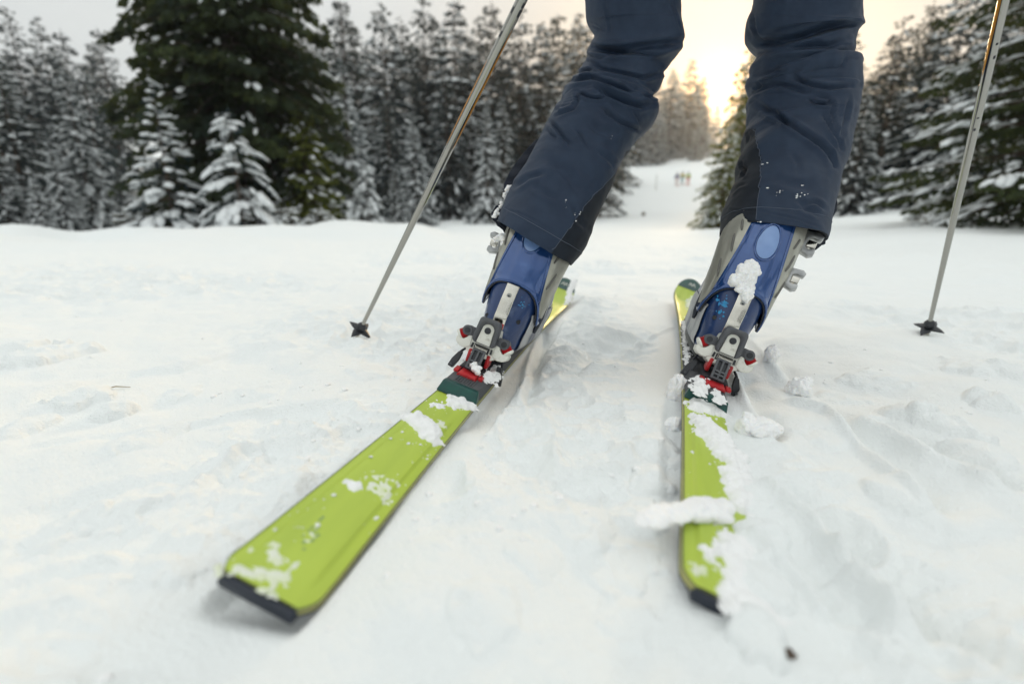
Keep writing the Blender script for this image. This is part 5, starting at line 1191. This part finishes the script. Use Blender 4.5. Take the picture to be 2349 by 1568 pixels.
# snow on boots and trousers, set at their own depth
def pblob(pts, D, label, seed, r=1.0, sub=3, rough=.32):
    P = [(at(x, y, D-dz), (q*D/FPX*r,)*3) for x, y, q, dz in pts]; return snow_blob('snow_clump', P, label, seed, sub=sub, rough=rough, fine=.10)
bk_R = lambda x, z, off=.0: fr_pt(SKI_R, x, np.interp(z, [.12, .18, .22, .26, .30], [.600, .614, .628, .648, .67])-off, z)
pp = [(bk_R(-.014+a, z, .002), (r_, .010, r_*1.05)) for a, z, r_ in ((.004, .228, .013), (.012, .220, .014), (-.002, .214, .013), (.013, .205, .015), (.000, .200, .014), (.017, .192, .014), (-.010, .194, .010), (.021, .182, .011), (.020, .174, .008), (.006, .188, .012), (.008, .212, .015))]
snow_blob('snow_clump', pp, 'oval snow lump stuck to the back of the right boot above its steel strap', 351, sub=4, rough=.25, fine=.09)
pblob([(1140, 548, 9, .02), (1152, 545, 11, .02), (1165, 550, 12, .02), (1176, 556, 9, .02), (1158, 558, 9, .02), (1186, 545, 7, .02), (1192, 538, 6, .02)], 1.0, 'snow lump on the top buckle of the left boot', 352)
pblob([(1163, 436, 6, .01), (1168, 431, 6, .01), (1158, 445, 5, .01), (1172, 428, 3, .01), (1156, 450, 4, .01)], 1.045, 'snow stuck on the ankle zip of the left trouser leg, uppermost', 353)
pblob([(1150, 466, 4, .01), (1148, 474, 4, .01), (1153, 470, 3, .01)], 1.035, 'tiny snow crumb below the uppermost one on the left ankle zip', 354)
pblob([(1138, 486, 5, .01), (1135, 494, 5, .01), (1142, 480, 4, .01), (1130, 497, 3, .01), (1144, 490, 4, .01)], 1.02, 'snow stuck on the ankle strap of the left trouser leg, lowest', 355)
# loose crumbs on the skis and scattered crumbs on the snow: too many to count
def crumbs(name, fr, n, seed, lim, label=None, zoff=0.0):
    rng = np.random.default_rng(seed); v, f = ico_arr(1); V, F = [], []
    for i in range(n):
        s_ = rng.uniform(*lim); x_ = rng.uniform(-.95, .95)*float(ski_w(s_)); r_ = .0005+.0021*rng.random()**4
        c = fr_pt(fr, x_, s_, .0004+.0036*(abs(x_) < .62*float(ski_w(s_)) and .05 < s_ < .36)+zoff); 
        if vnoise(np.array([[x_*45, s_*28, seed]]), 8)[0] < -.05: continue
        V.append(c+v*(1+rng.normal(0, .25, (len(v), 1)))*r_*np.array([1.4, 1.4, .8])); F.append(f+(len(V)-1)*len(v))
    o = link(name, mesh_data(name, np.concatenate(V), np.concatenate(F)), M['snow_sheet']); tag(o, label, 'snow', kind='stuff')
crumbs('snow_crumbs', SKI_L, 150, 61, (.01, .45), 'scattered snow crumbs on the tail of the left ski')
crumbs('snow_crumbs', SKI_R, 110, 62, (.02, .45), 'scattered snow crumbs on the tail of the right ski')
rng = np.random.default_rng(77); v, f = ico_arr(2); V, F = [], []; n = 0
for i in range(1100):
    az = R(rng.uniform(-48, 52)); r_ = .35*math.exp(rng.uniform(0, 2.3)); x, y = r_*math.sin(az), r_*math.cos(az)
    if any(abs((np.array([x, y])-fr[0][:2]) @ fr[1][:2]) < .055 for fr in (SKI_L, SKI_R)): continue
    if vnoise(np.array([[x*2.2, y*2.2, 0]]), 21)[0] < -.15: continue
    s_ = .0007+.0045*rng.random()**4; k = 1+.25*vnoise(v*1.7+rng.uniform(0, 60, 3), 5)
    V.append(np.array([x, y, gz(x, y)+s_*.15])+v*k[:, None]*s_*np.array([1.2, 1.2, .7])); F.append(f+n*len(v)); n += 1
tag(link('loose_snow_crumbs', mesh_data('loose_snow_crumbs', np.concatenate(V), np.concatenate(F)), M['snow_sheet']), 'small loose crumbs strewn over the trampled snow', 'snow', kind='stuff')

# ------------------------------------------------------------------ small things on the snow
g = on_ground(265, 888, 0); mb = MB(); z = gz(g[0], g[1]); 
mb.tube([(-.022, -.004, z+.002), (0, .001, z+.006), (.024, .006, z+.003)], [.0008, .0012, .0006], 6); o = mb.build('dry_straw', M['straw']); o.location = (g[0], g[1], 0); tag(o, 'single dry straw lying on the snow of the left field', 'straw')
g = on_ground(1810, 1478, 0); z = gz(g[0], g[1])
snow_blob('bark_chip', [((g[0], g[1], z+.003), (.0042, .0035, .0035)), ((g[0]+.004, g[1]-.001, z+.002), (.003, .002, .002))], 'small dark bark chip on the snow at the bottom right', 401, sub=2, cat='debris', mt='bark')
x, y = place(1475, 40); z = gz(x, y); snow_blob('dark_stump', [((x, y, z+.10), (.17, .17, .20))], 'small dark stump poking out of the piste below the distant skiers', 402, sub=3, cat='stump', mt='bark')
# distant skiers
def far_person(px, D, jm, tm, label, seed):
    x, y = place(px, D); z = gz(x, y); root = empty('person', (x, y, z)); tag(root, label, 'person', 'distant skiers on the piste'); rng = random.Random(seed)
    def P(*a): return np.array([x, y, z])+np.array(a)
    Jp = {'pel': (P(0, 0, .92), .13), 'hl': (P(-.1, 0, .86), .10), 'hr': (P(.1, 0, .86), .10), 'kl': (P(-.13, .06, .48), .075), 'kr': (P(.13, .06, .48), .075), 'fl': (P(-.14, 0, .08), .06), 'fr': (P(.14, 0, .08), .06),
          'ch': (P(0, .03, 1.28), .16), 'nk': (P(0, .05, 1.5), .06), 'hd': (P(0, .06, 1.64), .105), 'sl': (P(-.2, .03, 1.40), .075), 'sr': (P(.2, .03, 1.40), .075), 'el': (P(-.32, .05, 1.12), .055), 'er': (P(.32, .05, 1.12), .055), 'wl': (P(-.33, .25, .98), .05), 'wr': (P(.33, .25, .98), .05)}
    Ed = [('pel', 'hl'), ('pel', 'hr'), ('hl', 'kl'), ('hr', 'kr'), ('kl', 'fl'), ('kr', 'fr'), ('pel', 'ch'), ('ch', 'nk'), ('nk', 'hd'), ('ch', 'sl'), ('ch', 'sr'), ('sl', 'el'), ('sr', 'er'), ('el', 'wl'), ('er', 'wr')]
    global SK0
    old = SK0; SK0 = np.array([x, y, z])
    skin_obj('body', Jp, Ed, M[tm], 'pel', 1, root)
    JJ_ = {k: (v_[0], v_[1]+.03) for k, v_ in Jp.items() if k in ('ch', 'nk', 'sl', 'sr', 'el', 'er', 'wl', 'wr')}; JJ_['pel'] = (Jp['pel'][0]+np.array([0, 0, .06]), .17); JJ_['nk'] = (Jp['nk'][0]-np.array([0, 0, .04]), .08)
    skin_obj('jacket', JJ_, [e for e in Ed if e[0] in JJ_ and e[1] in JJ_], M[jm], 'ch', 1, root)
    mb = MB(); mb.ico(Vector((0, .06, 1.68)), .13, 2); mb.build('helmet', M['navy'], root)
    SK0 = old
    for sg in (-1, 1):
        mb = MB(); mb.box((sg*.14, .05, .03), (.08, 1.6, .03)); mb.build('ski', M['sk_red'], root)
far_person(1546, 70, 'sk_blue', 'sk_pale', 'distant skier in a blue jacket, leftmost of the three on the piste', 1)
far_person(1558, 71, 'sk_yel', 'sk_teal', 'distant skier in a yellow jacket, middle of the three on the piste', 2)
far_person(1571, 70, 'sk_grn', 'sk_red', 'distant skier in a green jacket and red trousers, rightmost of the three', 3)
# slim marker posts by the piste
for px, D, h_, lab in ((1500, 66, 2.0, 'thin pale marker post on the piste between lone pine and distant skiers'), (1409, 52, 2.2, 'thin pale marker post beside the lone little pine')):
    x, y = place(px, D); z = gz(x, y); mb = MB(); mb.tube([(0, 0, -.1), (0, 0, h_)], .04, 8); o = mb.build('marker_post', M['panel']); o.location = (x, y, z); tag(o, lab, 'post', 'piste marker posts')

# ------------------------------------------------------------------ thin winter haze in the air
hm = bpy.data.materials.new('haze_air'); hm.use_nodes = True; t_ = hm.node_tree; t_.nodes.clear()
ho = N(t_, 'ShaderNodeOutputMaterial'); pv = N(t_, 'ShaderNodeVolumePrincipled')
pv.inputs['Color'].default_value = (0.86, 0.92, 1.0, 1); pv.inputs['Density'].default_value = 0.00072; pv.inputs['Anisotropy'].default_value = 0.8
t_.links.new(pv.outputs[0], ho.inputs['Volume'])
mb = MB(); mb.box((0, 0, 26), (640, 640, 60)); tag(mb.build('haze', hm), 'thin pale winter haze filling the glade', 'haze', kind='stuff')
